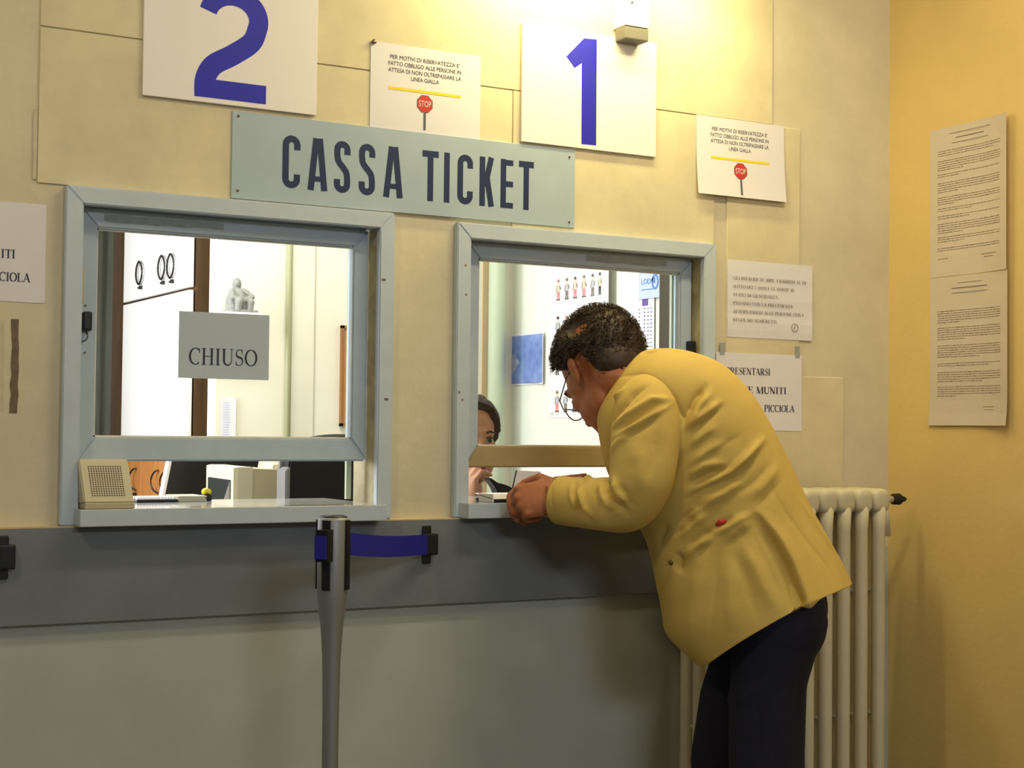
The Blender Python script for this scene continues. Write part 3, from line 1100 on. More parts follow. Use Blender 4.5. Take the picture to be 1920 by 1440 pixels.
def stanchion(px, py, clip_x, label, spare_dir):
    t = thing('belt_barrier_post', (px, py, 0), label, 'barrier post', 'belt barrier posts')
    lathe('base', px, py, [(.165, 0), (.165, .012), (.15, .022), (.06, .032), (.03, .05)], mSteel, t, 36)
    lathe('post', px, py, [(.0165, .04), (.0165, .50), (.0168, .66), (.0185, .78), (.023, .85), (.0288, .895), (.0315, .93), (.0318, 1.066), (.030, 1.071), (.030, 1.066)], mSteel, t, 32)
    lathe('top_cap', px, py, [(.0285, 1.064), (.0285, 1.072), (.022, 1.0755), (.004, 1.0765)], mBlack, t, 28)
    d = np.array([clip_x - px, -.04 - py, 0.0])
    L = np.linalg.norm(d); d /= L
    side = np.array([-d[1], d[0], 0])
    ang = math.atan2(d[1], d[0])
    # dark vertical slots with the cassette mouths, four round the head
    for k in range(4):
        a = ang + k * math.pi / 2
        e = np.array([math.cos(a), math.sin(a), 0])
        sd = np.array([-e[1], e[0], 0])
        hw_ = .0085
        V = []
        for z in (.925, 1.066):
            for (r, s) in ((.028, -hw_), (.0345, -hw_), (.0345, hw_), (.028, hw_)):
                V.append(np.array([px, py, z]) + e * r + sd * s)
        mesh('slot', V, [(0, 1, 2, 3), (7, 6, 5, 4), (0, 4, 5, 1), (1, 5, 6, 2), (2, 6, 7, 3), (3, 7, 4, 0)], mBlack, t)
    # mouth pieces
    for a, ln in ((ang, .046), (ang + math.pi, .056)):
        e = np.array([math.cos(a), math.sin(a), 0])
        sd = np.array([-e[1], e[0], 0])
        V = []
        for z in (.984, 1.048):
            for (r, s) in ((.030, -.014), (ln, -.013), (ln, .013), (.030, .014)):
                V.append(np.array([px, py, z]) + e * r + sd * s)
        mesh('belt_mouth', V, [(0, 1, 2, 3), (7, 6, 5, 4), (0, 4, 5, 1), (1, 5, 6, 2), (2, 6, 7, 3), (3, 7, 4, 0)], mBlack, t)
    # spare belt end parked on the far mouth
    a = ang + math.pi
    e = np.array([math.cos(a), math.sin(a), 0]); sd = np.array([-e[1], e[0], 0])
    V = []
    for z in (.990, 1.036):
        for (r, s) in ((.0562, -.012), (.062, -.012), (.062, .012), (.0562, .012)):
            V.append(np.array([px, py, z]) + e * r + sd * s)
    mesh('belt_end', V, [(0, 1, 2, 3), (7, 6, 5, 4), (0, 4, 5, 1), (1, 5, 6, 2), (2, 6, 7, 3), (3, 7, 4, 0)], mBelt, t)
    # the belt itself
    V, F = [], []
    n = 20
    for i in range(n + 1):
        f_ = i / n
        s = .040 + (L - .046) * f_
        zc = 1.016 + (.981 - 1.016) * f_ - .006 * math.sin(math.pi * f_)
        for (z, q) in ((zc - .0235, -.0008), (zc + .0235, -.0008), (zc + .0235, .0008), (zc - .0235, .0008)):
            p = np.array([px, py, z]) + d * s + side * q
            V.append((p[0], p[1], z))
    for i in range(n):
        for k in range(4):
            F.append((i * 4 + k, i * 4 + (k + 1) % 4, i * 4 + 4 + (k + 1) % 4, i * 4 + 4 + k))
    F += [(0, 1, 2, 3), (n * 4 + 3, n * 4 + 2, n * 4 + 1, n * 4)]
    mesh('belt', V, F, mBelt, t)
    return t


ps = WY(625, 978, -.40)
stanchion(ps[0], ps[1], -.247, 'steel barrier post with blue belt in front of the left window', 1)
wall_clip(-.245, 'black belt clip on the rail between the windows')
stanchion(-1.66, -.46, -1.235, 'steel barrier post whose belt end shows at the left edge', 1)
wall_clip(-1.222, 'black belt clip on the rail at the left edge')

# ------------------------------------------------------------------ radiator
RX = 1.062
t = thing('radiator', (.85, -.13, .12), 'cream cast iron column radiator in the corner behind the man', 'radiator')
pitch, ztop, zbot = .0615, 1.104, .14
ycols = (-.188, -.135, -.082)


def section_geo():
    parts = []
    # columns: slim rounded bars
    for yc in ycols:
        for (s0, s1) in ((zbot + .03, ztop - .045),):
            rings = []
            for z, k in ((s0, 1.15), (s0 + .06, 1.0), (s1 - .06, 1.0), (s1, 1.2)):
                rings.append([np.array([.0165 * k * math.copysign(abs(math.cos(a)) ** .8, math.cos(a)),
                                        yc + .0175 * k * math.copysign(abs(math.sin(a)) ** .8, math.sin(a)), z]) for a in np.linspace(0, 2 * math.pi, 16, endpoint=False)])
            parts.append(loft_geo(rings))
    # headers: rounded loaf over the three columns
    for zc, sgn in ((ztop - .03, 1), (zbot + .03, -1)):
        rings = []
        for y, k in ((-.2085, .25), (-.2065, .62), (-.200, .88), (-.188, 1.0), (-.135, .96), (-.082, 1.0), (-.070, .88), (-.0635, .62), (-.0615, .25)):
            ring = []
            for a in np.linspace(0, 2 * math.pi, 18, endpoint=False):
                cx_, sz_ = math.cos(a), math.sin(a)
                ring.append(np.array([.0295 * k ** .5 * math.copysign(abs(cx_) ** .55, cx_), y, zc + .033 * (k ** .5) * math.copysign(abs(sz_) ** .6, sz_)]))
            rings.append(ring)
        parts.append(loft_geo(rings))
        parts.append(tube_geo([(-pitch / 2, -.135, zc), (pitch / 2, -.135, zc)], .022, 14))
    for z in (.50, .83):
        parts.append(tube_geo([(-.002, -.19, z), (.002, -.08, z)], .006, 8))
    return join_geo(parts)


Vs, Fs = section_geo()
sec = None
for k in range(10):
    xc = RX - .0275 - k * pitch
    if sec is None:
        sec = mesh('section', Vs, Fs, mRad, t, True)
        o = sec
    else:
        o = sec.copy()
        COL.objects.link(o)
        o.parent = t
    o.location = Vector((xc, 0, 0)) - ORG[t.name]
tube('tie_rod', [(RX + .004, -.135, ztop - .03), (RX + .02, -.135, ztop - .03)], .014, mBrass, t)
tube('valve_stem', [(RX + .004, -.135, ztop - .03), (RX + .075, -.135, ztop - .03)], [.013, .009], mRad, t, 12)
lathe_pts = [(RX + .072, .008), (RX + .076, .015), (RX + .098, .016), (RX + .106, .010), (RX + .118, .007), (RX + .126, .002)]
tube('valve_knob', [(x, -.135, ztop - .03) for x, r in lathe_pts], [r for x, r in lathe_pts], mBlackMatt, t, 14)
tube('valve_body', [(RX + .045, -.135, ztop - .02), (RX + .045, -.135, ztop - .13)], [.010, .018], mRad, t, 12)
tube('supply_pipe', [(RX + .018, -.135, zbot + .03), (RX + .09, -.135, zbot + .03), (RX + .09, -.135, 0.0)], .011, mRad, t, 10)
for x in (RX - .0275 - pitch, RX - .0275 - 8 * pitch):
    box('foot', x - .012, x + .012, -.20, -.075, 0.0, zbot + .012, mRad, t, bevel=.004)

# ================================================================== inside the office
# tall cabinet, its doors facing left
CX0 = -0.197
cy = [1.955, 2.212, 2.50, 2.80]
t = thing('tall_cabinet', (0, 2.35, 0), 'tall cabinet with oak doors in the office, glare painted white on the upper ones', 'cabinet')
box('carcass', CX0 + .024, .17, cy[0], cy[3], 0, 2.25, mWood, t)
tiers = [(.08, 1.196, mWoodLight, 'door'), (1.204, 1.738, mWhiteAndGlare, 'door'), (1.748, 2.22, mWhiteAndGlare, 'door')]  # upper tiers split off and whitened: glare on brown doors put into the colour
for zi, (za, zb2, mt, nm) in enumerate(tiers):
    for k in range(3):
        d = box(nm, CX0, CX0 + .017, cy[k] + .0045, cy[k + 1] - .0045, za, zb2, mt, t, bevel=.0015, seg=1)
        hy = [cy[1] + .05 - .11, cy[1] + .05, cy[3] - .25][k]
        if zi == 2:
            zc = 1.838 + (.004 * k)
            pts = [(CX0 - .012, hy + .042 * math.cos(a) * (1 if abs(math.cos(a)) < 2 else 1), zc + .036 * math.sin(a)) for a in np.linspace(0, 2 * math.pi, 25)]
            lens = []
            for a in np.linspace(0, 2 * math.pi, 33):
                yy = .040 * math.copysign(abs(math.cos(a)) ** 1.4, math.cos(a))
                zz = .044 * math.copysign(abs(math.sin(a)) ** .9, math.sin(a))
                lens.append((CX0 - .010, hy + yy, zc + zz))
            tube('handle', lens, .0040, mBlack, d, 8)
            box('key', CX0 - .010, CX0, hy - .012, hy + .016, zc - .060, zc - .054, mBlack, d)
            box('key', CX0 - .012, CX0, hy - .018, hy - .008, zc - .064, zc - .050, mBlack, d)
        if zi == 0:
            zc = 1.052
            pts = [(CX0 - .006 - .014 * math.cos(a), hy + .05 * math.cos(a), zc + .042 * math.sin(a)) for a in np.linspace(-1.45, 1.45, 14)]
            tube('handle', pts, .0035, mBlack, d, 6)
            if k == 2:
                box('key', CX0 - .010, CX0, hy + .01, hy + .03, zc - .064, zc - .052, mBlack, d)

# vertical pipes on the partition wall
x = WY(544, 600, BY - .03)[0]
o = tube('heating_pipe', [(x, BY - .018, .02), (x, BY - .018, HZ - .01)], .0115, M('olive_paint', (150, 152, 118), .5), None, 14)
prop(o, 'thin green-grey pipe on the office wall right of the statuette', 'pipe')
x = WY(933, 600, BY - .05)[0]
o = tube('heating_pipe', [(x, BY - .045, .0), (x, BY - .045, HZ)], .032, mPipe, None, 18)
prop(o, 'thick pale green pipe in the office corner above the clerk', 'pipe')

# statuette on a small wall shelf
q = WY(450, 588, BY - .06)
sx, sz = q[0], q[2]
t = thing('wall_shelf', (sx, BY, sz - .02), 'small white wall shelf under the statuette', 'shelf')
box('board', sx - .075, sx + .055, BY - .13, BY, sz - .016, sz, mWhiteAndGlare, t, bevel=.002)
box('bracket', sx - .05, sx - .04, BY - .10, BY, sz - .075, sz - .016, mWhiteAndGlare, t)
box('bracket', sx + .02, sx + .03, BY - .10, BY, sz - .075, sz - .016, mWhiteAndGlare, t)
t = thing('statuette', (sx, BY - .065, sz), 'pale statuette of a seated veiled figure on the office shelf', 'statuette')
yc = BY - .068
prof = [(.042, .0), (.046, .012), (.043, .035), (.038, .055), (.030, .072), (.022, .084)]
rings = []
for k, (r, z) in enumerate(prof):
    ring = []
    for i in range(28):
        a = 2 * math.pi * i / 28
        f_ = 1 + .10 * math.sin(5 * a + z * 40) + .05 * math.sin(9 * a - z * 70)
        ring.append(np.array([sx - .004 + r * f_ * math.cos(a) - .12 * z, yc + r * .75 * f_ * math.sin(a), sz + z]))
    rings.append(ring)
geo = [loft_geo(catmull(rings, 18))]
geo.append(ellipsoid_geo((sx - .016, yc - .004, sz + .100), [(.012, 0, 0), (0, .012, 0), (0, 0, .017)]))
geo.append(ellipsoid_geo((sx - .014, yc + .004, sz + .098), [(.016, 0, 0), (0, .013, 0), (0, 0, .024)]))
geo.append(ellipsoid_geo((sx + .018, yc - .016, sz + .066), [(.010, 0, 0), (0, .010, 0), (0, 0, .012)]))
geo += chain_geo([(sx - .036, yc - .01, sz + .074), (sx - .040, yc - .03, sz + .05), (sx - .01, yc - .04, sz + .045)], [.010, .009, .006], 8)
geo += chain_geo([(sx + .004, yc - .012, sz + .076), (sx + .030, yc - .028, sz + .055), (sx + .012, yc - .04, sz + .046)], [.010, .009, .006], 8)
geo += chain_geo([(sx - .015, yc - .02, sz + .042), (sx - .022, yc - .045, sz + .038), (sx - .026, yc - .044, sz + .008)], [.014, .014, .011], 8)
geo += chain_geo([(sx + .012, yc - .02, sz + .042), (sx + .018, yc - .045, sz + .036), (sx + .016, yc - .044, sz + .008)], [.014, .014, .011], 8)
link('figure', remesh(geo, .0022, 2), mPlaster, t, True)
box('plinth', sx - .05, sx + .044, yc - .052, yc + .045, sz, sz + .010, mPlaster, t, bevel=.003)

# notice strip, sockets and tan board on the partition wall
a, b = WY(413, 745, BY - .003), WY(441, 826, BY - .003)
t = thing('list_strip', (a[0], BY, b[2]), 'narrow white list with faint print on the office wall', 'notice')
sheet('paper', a[0], b[0], b[2] - .06, a[2], BY - .004, mPaper, t, lambda fx, fz: .006 * max(0, fx - .6))
P = []
for k in range(16):
    z = a[2] - .018 - k * .0085
    P.append([(a[0] + .010, z), (a[0] + .010 + random.uniform(.012, .03), z), (a[0] + .010 + .02, z + .002), (a[0] + .010, z + .002)])
print_mesh('print', P, BY - .0085, mPaleBlue, t)
for u, v, w_, h_, lab, mm in ((504, 877, .030, .022, 'small white socket box low on the office wall', mWhiteAndGlare), (519, 880, .024, .034, 'small beige socket box low on the office wall', mBeigeDark)):
    q = WY(u, v, BY - .01)
    t = thing('wall_socket', (q[0], BY, q[2]), lab, 'socket', 'sockets on the office wall')
    box('cover', q[0] - w_ / 2, q[0] + w_ / 2, BY - .016, BY, q[2] - h_ / 2, q[2] + h_ / 2, mm, t, bevel=.002)
    box('rocker', q[0] - w_ / 4, q[0] + w_ / 4, BY - .018, BY - .015, q[2] - h_ / 4, q[2] + h_ / 4, mm, t, bevel=.001)
a, b = WY(640.5, 610, BY - .012), WY(640.5, 799, BY - .012)
t = thing('pin_board', (a[0] + .2, BY, b[2]), 'tan pin board at the right of the left window pane', 'board')
box('panel', a[0] + .008, a[0] + .40, BY - .010, BY, b[2] + .008, a[2] - .008, mCork, t)
for q in ((a[0], a[0] + .408, a[2] - .010, a[2]), (a[0], a[0] + .408, b[2], b[2] + .010), (a[0], a[0] + .010, b[2], a[2]), (a[0] + .398, a[0] + .408, b[2], a[2])):
    box('frame', q[0], q[1], BY - .016, BY, q[2], q[3], M('tan_frame', (150, 100, 56), .5), t)

# ---- right-hand office wall: cartoon poster, mountain print, calendar (x = OX plane)
def side_sheet(name, u0, u1, v0, v1, mat, parent, lift=.002, curl=None, nx=16, nz=12):
    A = WX(u0, v0, OX - lift)
    B = WX(u1, v1, OX - lift)
    ya, yb_, z1_, z0_ = A[1], B[1], A[2], B[2]
    o = sheet(name, 0, ya - yb_, 0, z1_ - z0_, 0, mat, None, curl, nx=nx, nz=nz)
    for v in o.data.vertices:
        x, y, z = v.co
        v.co = (OX - lift + y, ya - x, z0_ + z)
    if parent is not None:
        o.parent = parent
        o.location = -ORG[parent.name]
    return o, (ya, z0_, ya - yb_, z1_ - z0_)


def side_print(name, polys, fr, mats, parent, lift, mi=None, curl=None):
    ya, z0_, w_, h_ = fr
    V, F = [], []
    for q in polys:
        o_ = len(V)
        V += [(OX - lift - (curl(p[0] / w_, p[1] / h_) if curl else 0), ya - p[0], z0_ + p[1]) for p in q]
        F.append(tuple(range(o_, o_ + len(q))))
    return mesh(name, V, F, mats, parent, False, mi)


t = thing('figure_poster', (OX, 1.25, 1.3), 'long white poster with rows of small drawn figures behind the man', 'poster')
pc = lambda fx, fz: .030 * max(0, fx - .55) ** 2 / .2
_, fr = side_sheet('paper', 1033, 1153, 452, 783, M('poster_paper', (226, 230, 230), .6, .03, 6), t, .002, pc)
ya, z0_, w_, h_ = fr
polys, mi = [], []
legc = [3, 1, 2, 3, 1, 3]
for r in range(5):
    zc = .022 + r * .134
    if zc + .08 > h_:
        break
    for c in range(6):
        xc = w_ * (.13 + c * .135)
        j = random.uniform(-.003, .003)
        def add(pts, m):
            polys.append([(xc + j + p[0], zc + p[1]) for p in pts]); mi.append(m)
        add(oct(0, .062, .0075, 10, 0), 4)
        add([(-.010, .066), (.010, .066), (.006, .076), (-.006, .076)], (1, 0, 2, 3, 1, 0)[(c + r) % 6])
        add([(-.011, .028), (.011, .028), (.009, .055), (-.009, .055)], (5, 4, 5, 4, 0, 5)[(c * 2 + r) % 6])
        add([(-.017, .030), (-.012, .028), (-.007, .052), (-.011, .053)], 1)
        add([(.012, .034), (.018, .040), (.011, .053), (.007, .052)], 1)
        lm = legc[(c + r) % 6]
        add([(-.010, .002), (-.002, .002), (0, .029), (-.010, .029)], lm)
        add([(.002, .002), (.010, .002), (.010, .029), (0, .029)], lm)
        add([(-.014, -.002), (-.001, -.002), (-.002, .004), (-.012, .004)], 0)
        add([(.001, -.002), (.014, -.002), (.012, .004), (.002, .004)], 0)
        add([(-.015, -.011), (.015, -.011), (.015, -.009), (-.015, -.009)], 5)
dfig = side_print('drawn_figures', polys, fr, [mPoleGrey, mInkGrey, mInkBlue, mPink, M('figure_skin', (226, 190, 170), .6), M('figure_grey', (176, 180, 186), .6)], t, .0028, mi, pc)
dfig['kind'] = 'stuff'
for (fx, fz) in ((.05, .03),):
    q = (OX - .004, ya - fx * w_, z0_ + fz * h_)
    tube('pin', [(q[0] - .006, q[1], q[2]), (OX - .002, q[1], q[2])], .006, mWhiteAndGlare, t, 10)

t = thing('mountain_print', (OX, 1.6, 1.42), 'blue mountain sky print with a centre fold on the office wall', 'picture')
_, fr = side_sheet('paper', 951.5, 1022, 629, 720, mPaper, t, .003, lambda fx, fz: .010 * max(0, fx - .8) / .2, 10, 6)
ya, z0_, w_, h_ = fr
cc = lambda fx, fz: .010 * max(0, fx - .8) / .2
side_print('sky', [[(.006, .006), (w_ * .40, .006), (w_ * .40, h_ - .006), (.006, h_ - .006)], [(w_ * .41, .006), (w_ - .006, .006), (w_ - .006, h_ - .006), (w_ * .41, h_ - .006)]], fr, mBlueSky, t, .0042, None, cc)
side_print('mountain', [[(.008, .03), (.05, .05), (.10, .085), (.075, .10), (.05, .12), (.03, .10), (.008, .08)], [(.12, .02), (.20, .04), (w_ - .03, .09), (w_ - .06, .11), (.18, .08)]], fr, mPeak, t, .0048, None, cc)

t = thing('wall_calendar', (OX, .87, 1.5), 'tall wall calendar with blue heading and purple month bar', 'calendar')
_, fr = side_sheet('heading', 1195, 1237, 508, 557, mPaleBlue, t, .010, None, 8, 6)
ya, z0_, w_, h_ = fr
side_print('white_edge', [[(0, 0), (.014, 0), (.014, h_), (0, h_)]], fr, mWhiteAndGlare, t, .0108)
P = [[(p[0] + w_ * .20, p[1] + h_ * .50) for p in q] for q in sans_polys('LODGE', h_ * .20)[0]]
side_print('lettering', P, fr, mMidBlue, t, .0110)
side_print('logo', ribbon(arc(w_ * .80, h_ * .55, .016, .022, 0, 360, 20), .008) + [oct(w_ * .72, h_ * .62, .008)], fr, mMidBlue, t, .0112)
for hz_ in (.30, .90):
    side_print('heading_line', [[(w_ * .2, h_ * hz_), (w_ * .8, h_ * hz_), (w_ * .8, h_ * (hz_ + .03)), (w_ * .2, h_ * (hz_ + .03))]], fr, mMidBlue, t, .0110)
#side_print('heading_line', [[(w_ * .2, h_ * .30), (w_ * .75, h_ * .30), (w_ * .75, h_ * .33), (w_ * .2, h_ * .33)], [(w_ * .2, h_ * .9), (w_ * .9, h_ * .9), (w_ * .9, h_ * .93), (w_ * .2, h_ * .93)]], fr, mMidBlue, t, .0110)
_, fr = side_sheet('sheet', 1195, 1226, 558, 672, mPaper, t, .006, None, 8, 10)
ya, z0_, w_, h_ = fr
side_print('month_bar', [[(w_ * .30, h_ - .030), (w_ * .64, h_ - .030), (w_ * .64, h_ - .004), (w_ * .30, h_ - .004)]], fr, mPurple, t, .0070)
P = []
for k in range(15):
    z = h_ - .042 - k * .0125
    if z < .01:
        break
    P.append([(w_ * .40, z), (w_ * .48, z), (w_ * .48, z + .006), (w_ * .40, z + .006)])
    for cx_ in (.08, .60, .78):
        P.append([(w_ * cx_, z), (w_ * (cx_ + random.uniform(.06, .14)), z), (w_ * (cx_ + .1), z + .004), (w_ * cx_, z + .004)])
side_print('dates', P, fr, M('violet_grey_print', (130, 124, 160), .6), t, .0070)
# dark tall locker end next to it
ya_ = WX(1238, 600, OX - .03)[1]
t = thing('dark_locker', (OX, .6, 0), 'dark tall locker edge beside the wall calendar', 'locker')
box('side_panel', OX - .035, OX - .004, ya_ - .30, ya_, 0, 2.2, M('dark_brown_laminate', (50, 46, 38), .6, .3, 14), t, bevel=.002)
box('door', OX - .052, OX - .036, ya_ - .30, ya_ - .05, .1, 2.15, M('dark_green_laminate', (44, 46, 42), .5, .2, 9), t, bevel=.002)
box('handle', OX - .060, OX - .052, ya_ - .10, ya_ - .085, 1.0, 1.10, mSteel, t)

# ---- desk and equipment behind the closed window
t = thing('office_desk', (-.65, 1.0, 0), 'pale office desk behind the closed window', 'desk')
DZ = .80
box('desktop', -1.25, .06, .86, 1.55, DZ - .03, DZ, mBeige, t, bevel=.004)
for x in (-1.22, .03):
    for y in (.89, 1.52):
        box('leg', x - .02, x + .02, y - .02, y + .02, 0, DZ - .03, mPoleGrey, t)

# CRT monitor, screen turned to the left
P0_ = WY(437, 940, .88)
ztop_crt = WY(437, 878, .88)[2]
t = thing('crt_monitor', (P0_[0] + .15, .85, DZ), 'beige tube monitor with glaring screen behind the closed window', 'monitor')
ang = math.radians(-8)
e_w = np.array([math.sin(-ang), math.cos(-ang), 0])          # along the face, away from the viewer
e_w = np.array([-math.sin(math.radians(7)) * -1 * 0 + .10, .995, 0]); e_w /= np.linalg.norm(e_w)
e_d = np.array([e_w[1], -e_w[0], 0])                           # into the housing (+x)
base = np.array([P0_[0], P0_[1], 0])
zb3 = ztop_crt - .335
def crt_ring(s, d, w0, w1, za, zb):
    return [base + e_d * d + e_w * w0 + np.array([0, 0, za]), base + e_d * d + e_w * w1 + np.array([0, 0, za]),
            base + e_d * d + e_w * w1 + np.array([0, 0, zb]), base + e_d * d + e_w * w0 + np.array([0, 0, zb])]
W_ = .34
V, F = loft_geo([crt_ring(0, 0, 0, W_, zb3, ztop_crt), crt_ring(0, .012, -.003, W_ + .003, zb3 - .003, ztop_crt + .003), crt_ring(0, .055, -.003, W_ + .003, zb3 - .003, ztop_crt + .003)])
mesh('bezel', V, F, mWhiteAndGlare if False else mBeige, t)
V, F = loft_geo([crt_ring(0, .055, .002, W_ - .002, zb3, ztop_crt - .001), crt_ring(0, .13, .004, W_ - .004, zb3, ztop_crt - .004), crt_ring(0, .14, .012, W_ - .012, zb3 + .01, ztop_crt - .016), crt_ring(0, .36, .07, W_ - .07, zb3 + .04, ztop_crt - .085)])
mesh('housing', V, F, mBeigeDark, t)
rings = []
for k, dd in ((1, -.0008), (.96, -.003), (.6, -.006), (.2, -.0075)):
    cw, cz = W_ / 2, (zb3 + ztop_crt) / 2 - .004
    rings.append([base + e_d * dd + e_w * (cw + sx_ * (W_ / 2 - .028) * k) + np.array([0, 0, cz + sz_ * (.335 / 2 - .030) * k]) for sx_, sz_ in ((-1, -1), (1, -1), (1, 1), (-1, 1))])
V, F = loft_geo(rings)
mesh('screen', V, F, mScreen, t)
cb = base + e_d * .17 + e_w * .17
lathe('stand', cb[0], cb[1], [(.12, DZ), (.12, DZ + .012), (.07, DZ + .03), (.07, zb3 + .006)], mBeige, t, 24)

# flat black screen further back
Pm = WY(322, 866, 1.30)
Pm2 = WY(311, 930, 1.30)
t = thing('flat_screen', (Pm[0] + .1, 1.30, DZ), 'black screen with pale edge behind the tube monitor', 'monitor')
topz = Pm[2] + .022
sl = (Pm2[0] - Pm[0]) / (Pm2[2] - Pm[2])
def fs(x, z, y):
    return np.array([Pm[0] + sl * (z - Pm[2]) + x, 1.30 + y + (z - topz) * -.1, z])
zl = topz - .25
V, F = loft_geo([[fs(0, zl, 0), fs(.30, zl, 0.05), fs(.30, topz, .05), fs(0, topz, 0)], [fs(0, zl, .03), fs(.30, zl, .08), fs(.30, topz, .08), fs(0, topz, .03)]])
mesh('panel', V, F, mBlack, t)
V, F = loft_geo([[fs(-.009, zl, -.002), fs(0, zl, -.002), fs(0, topz, -.002), fs(-.009, topz, -.002)], [fs(-.009, zl, .03), fs(0, zl, .03), fs(0, topz, .03), fs(-.009, topz, .03)]])
mesh('edge', V, F, mPaper, t)
c = fs(.15, zl, .05)
lathe('stand', c[0], c[1], [(.09, DZ), (.09, DZ + .01), (.02, DZ + .02), (.02, zl + .03)], mBlack, t, 20)

# things on the inner ledge
q = WZ(283, 941, 1.0775)
t = thing('keyboard', (q[0], q[1], 1.0775), 'black keyboard edge with pale keys on the inner ledge', 'keyboard')
kx0, kx1 = WY(246, 938, .235)[0], WY(322, 938, .235)[0]
box('body', kx0, kx1, .19, .295, 1.0778, 1.0845, mBlack, t, bevel=.002)
V, F = [], []
for j in range(3):
    for i in range(13):
        x = kx0 + .006 + (kx1 - kx0 - .012) * i / 12
        y = .205 + j * .03
        bmv = [(x - .0028, y - .009, 1.0845), (x + .0028, y - .009, 1.0845), (x + .0028, y + .009, 1.0845), (x - .0028, y + .009, 1.0845),
               (x - .002, y - .007, 1.0895), (x + .002, y - .007, 1.0895), (x + .002, y + .007, 1.0895), (x - .002, y + .007, 1.0895)]
        o_ = len(V)
        V += bmv
        F += [tuple(o_ + k for k in f) for f in [(4, 5, 6, 7), (0, 1, 5, 4), (1, 2, 6, 5), (2, 3, 7, 6), (3, 0, 4, 7)]]
g = mesh('keys', V, F, mWhiteAndGlare, t)
g['kind'] = 'stuff'
bx0_, bx1_ = WY(322, 938, .24)[0], WY(374, 938, .24)[0]
t = thing('paper_stack', ((bx0_ + bx1_) / 2, .24, 1.0775), 'low stack of cream paper on the inner ledge', 'paper')
for k in range(4):
    box('sheet', bx0_ + random.uniform(-.002, .002), bx1_ + random.uniform(-.002, .002), .19, .292, 1.0778 + k * .0035, 1.0778 + k * .0035 + .0032, mBeige, t, bevel=.0005, seg=1)
tx = WY(383, 938, .24)[0]
t = thing('tape_dispenser', (tx, .24, 1.0775), 'small black and yellow tape dispenser beside the tube monitor', 'dispenser')
prism('body', [(tx - .012, 1.0778), (tx + .014, 1.0778), (tx + .013, 1.092), (tx + .002, 1.096), (tx - .010, 1.088)], .225, .255, mBlack, t, .001)
V, F = tube_geo([(tx + .005, .228, 1.0985), (tx + .005, .252, 1.0985)], .0085, 16)
mesh('tape_roll', V, F, mYellow, t, True)

# office chair with curved black back
YCH = .66
cl = WY(536, 900, YCH)[0]
cr = cl + .36
ctop = WY(650, 814, YCH)[2]
t = thing('office_chair', ((cl + cr) / 2, YCH, 0), 'black office chair with curved back behind the closed window', 'chair')
def back_poly(dx, dz):
    P = [(cl + dx, ctop - .50), (cl + dx, ctop - .09)]
    P += [(cl + dx + (cr - cl - 2 * dx) * (.5 - .5 * math.cos(a)), ctop - dz - .09 + .09 * math.sin(a) ** .7) for a in np.linspace(.15, math.pi - .15, 20)]
    P += [(cr - dx, ctop - .09), (cr - dx, ctop - .50)]
    return P
prism('backrest', back_poly(.008, .006), YCH, YCH + .045, mBlackMatt, t, .004)
prism('back_shell', back_poly(0, 0), YCH + .045, YCH + .065, M('grey_plastic_shell', (120, 122, 124), .4), t, .003)
prism('edge_trim', [(cl - .004, ctop - .50), (cl + .010, ctop - .50), (cl + .010, ctop - .09), (cl - .004, ctop - .10)], YCH - .008, YCH + .06, M('grey_plastic_shell', (120, 122, 124), .4), t, .003)
cxm = (cl + cr) / 2
box('seat', cxm - .18, cxm + .18, YCH + .03, YCH + .12, .47, .54, mBlackMatt, t, bevel=.02, seg=3)
box('back_bar', cxm - .03, cxm + .03, YCH + .06, YCH + .08, .45, ctop - .25, mBlack, t)
lathe('gas_column', cxm, YCH + .08, [(.025, .09), (.025, .47)], mBlack, t, 14)
for k in range(5):
    a = 2 * math.pi * k / 5 + .3
    tube('foot', [(cxm, YCH + .08, .09), (cxm + .15 * math.cos(a), YCH + .08 + .15 * math.sin(a), .055), (cxm + .16 * math.cos(a), YCH + .08 + .16 * math.sin(a), .012)], [.022, .016, .012], mBlack, t, 8)

# lamps of the two rooms (above the picture)
t = thing('ceiling_lamp', (-.35, 1.0, HZ - .1), 'white tube lamp hanging over the office desk', 'lamp')
box('housing', -.98, .28, .90, 1.10, 2.63, 2.68, mWhite, t, bevel=.005)
for x in (-.8, .1):
    tube('hanger', [(x, 1.0, 2.68), (x, 1.0, HZ)], .006, mSteel, t, 8)
for i, (lo, ta, sx_, sy_, pw, c_) in enumerate(HALL_LAMPS):
    d = (Vector(ta) - Vector(lo)).normalized()
    b_ = Vector(lo) - d * .02
    t = thing('ceiling_lamp', (b_.x, b_.y, HZ), ('long white ceiling lamp far behind the viewer', 'small warm spot lamp hanging left of the windows', 'long warm ceiling lamp over the counter')[i], 'lamp')
    q = d.to_track_quat('-Z', 'Y').to_matrix()
    bm = bmesh.new()
    bm_box(bm, -sx_ / 2 - .02, sx_ / 2 + .02, -sy_ / 2 - .02, sy_ / 2 + .02, .0, .05)
    bmesh.ops.transform(bm, matrix=q.to_4x4(), verts=bm.verts)
    bmesh.ops.translate(bm, vec=b_, verts=bm.verts)
    bmobj('housing', bm, mWhite, t)
    tube('hanger', [tuple(b_ - d * .03), (b_.x, b_.y, HZ)], .008, mSteel, t, 8)

# ================================================================== people
def unit(v):
    v = np.array(v, float)
    return v / np.linalg.norm(v)


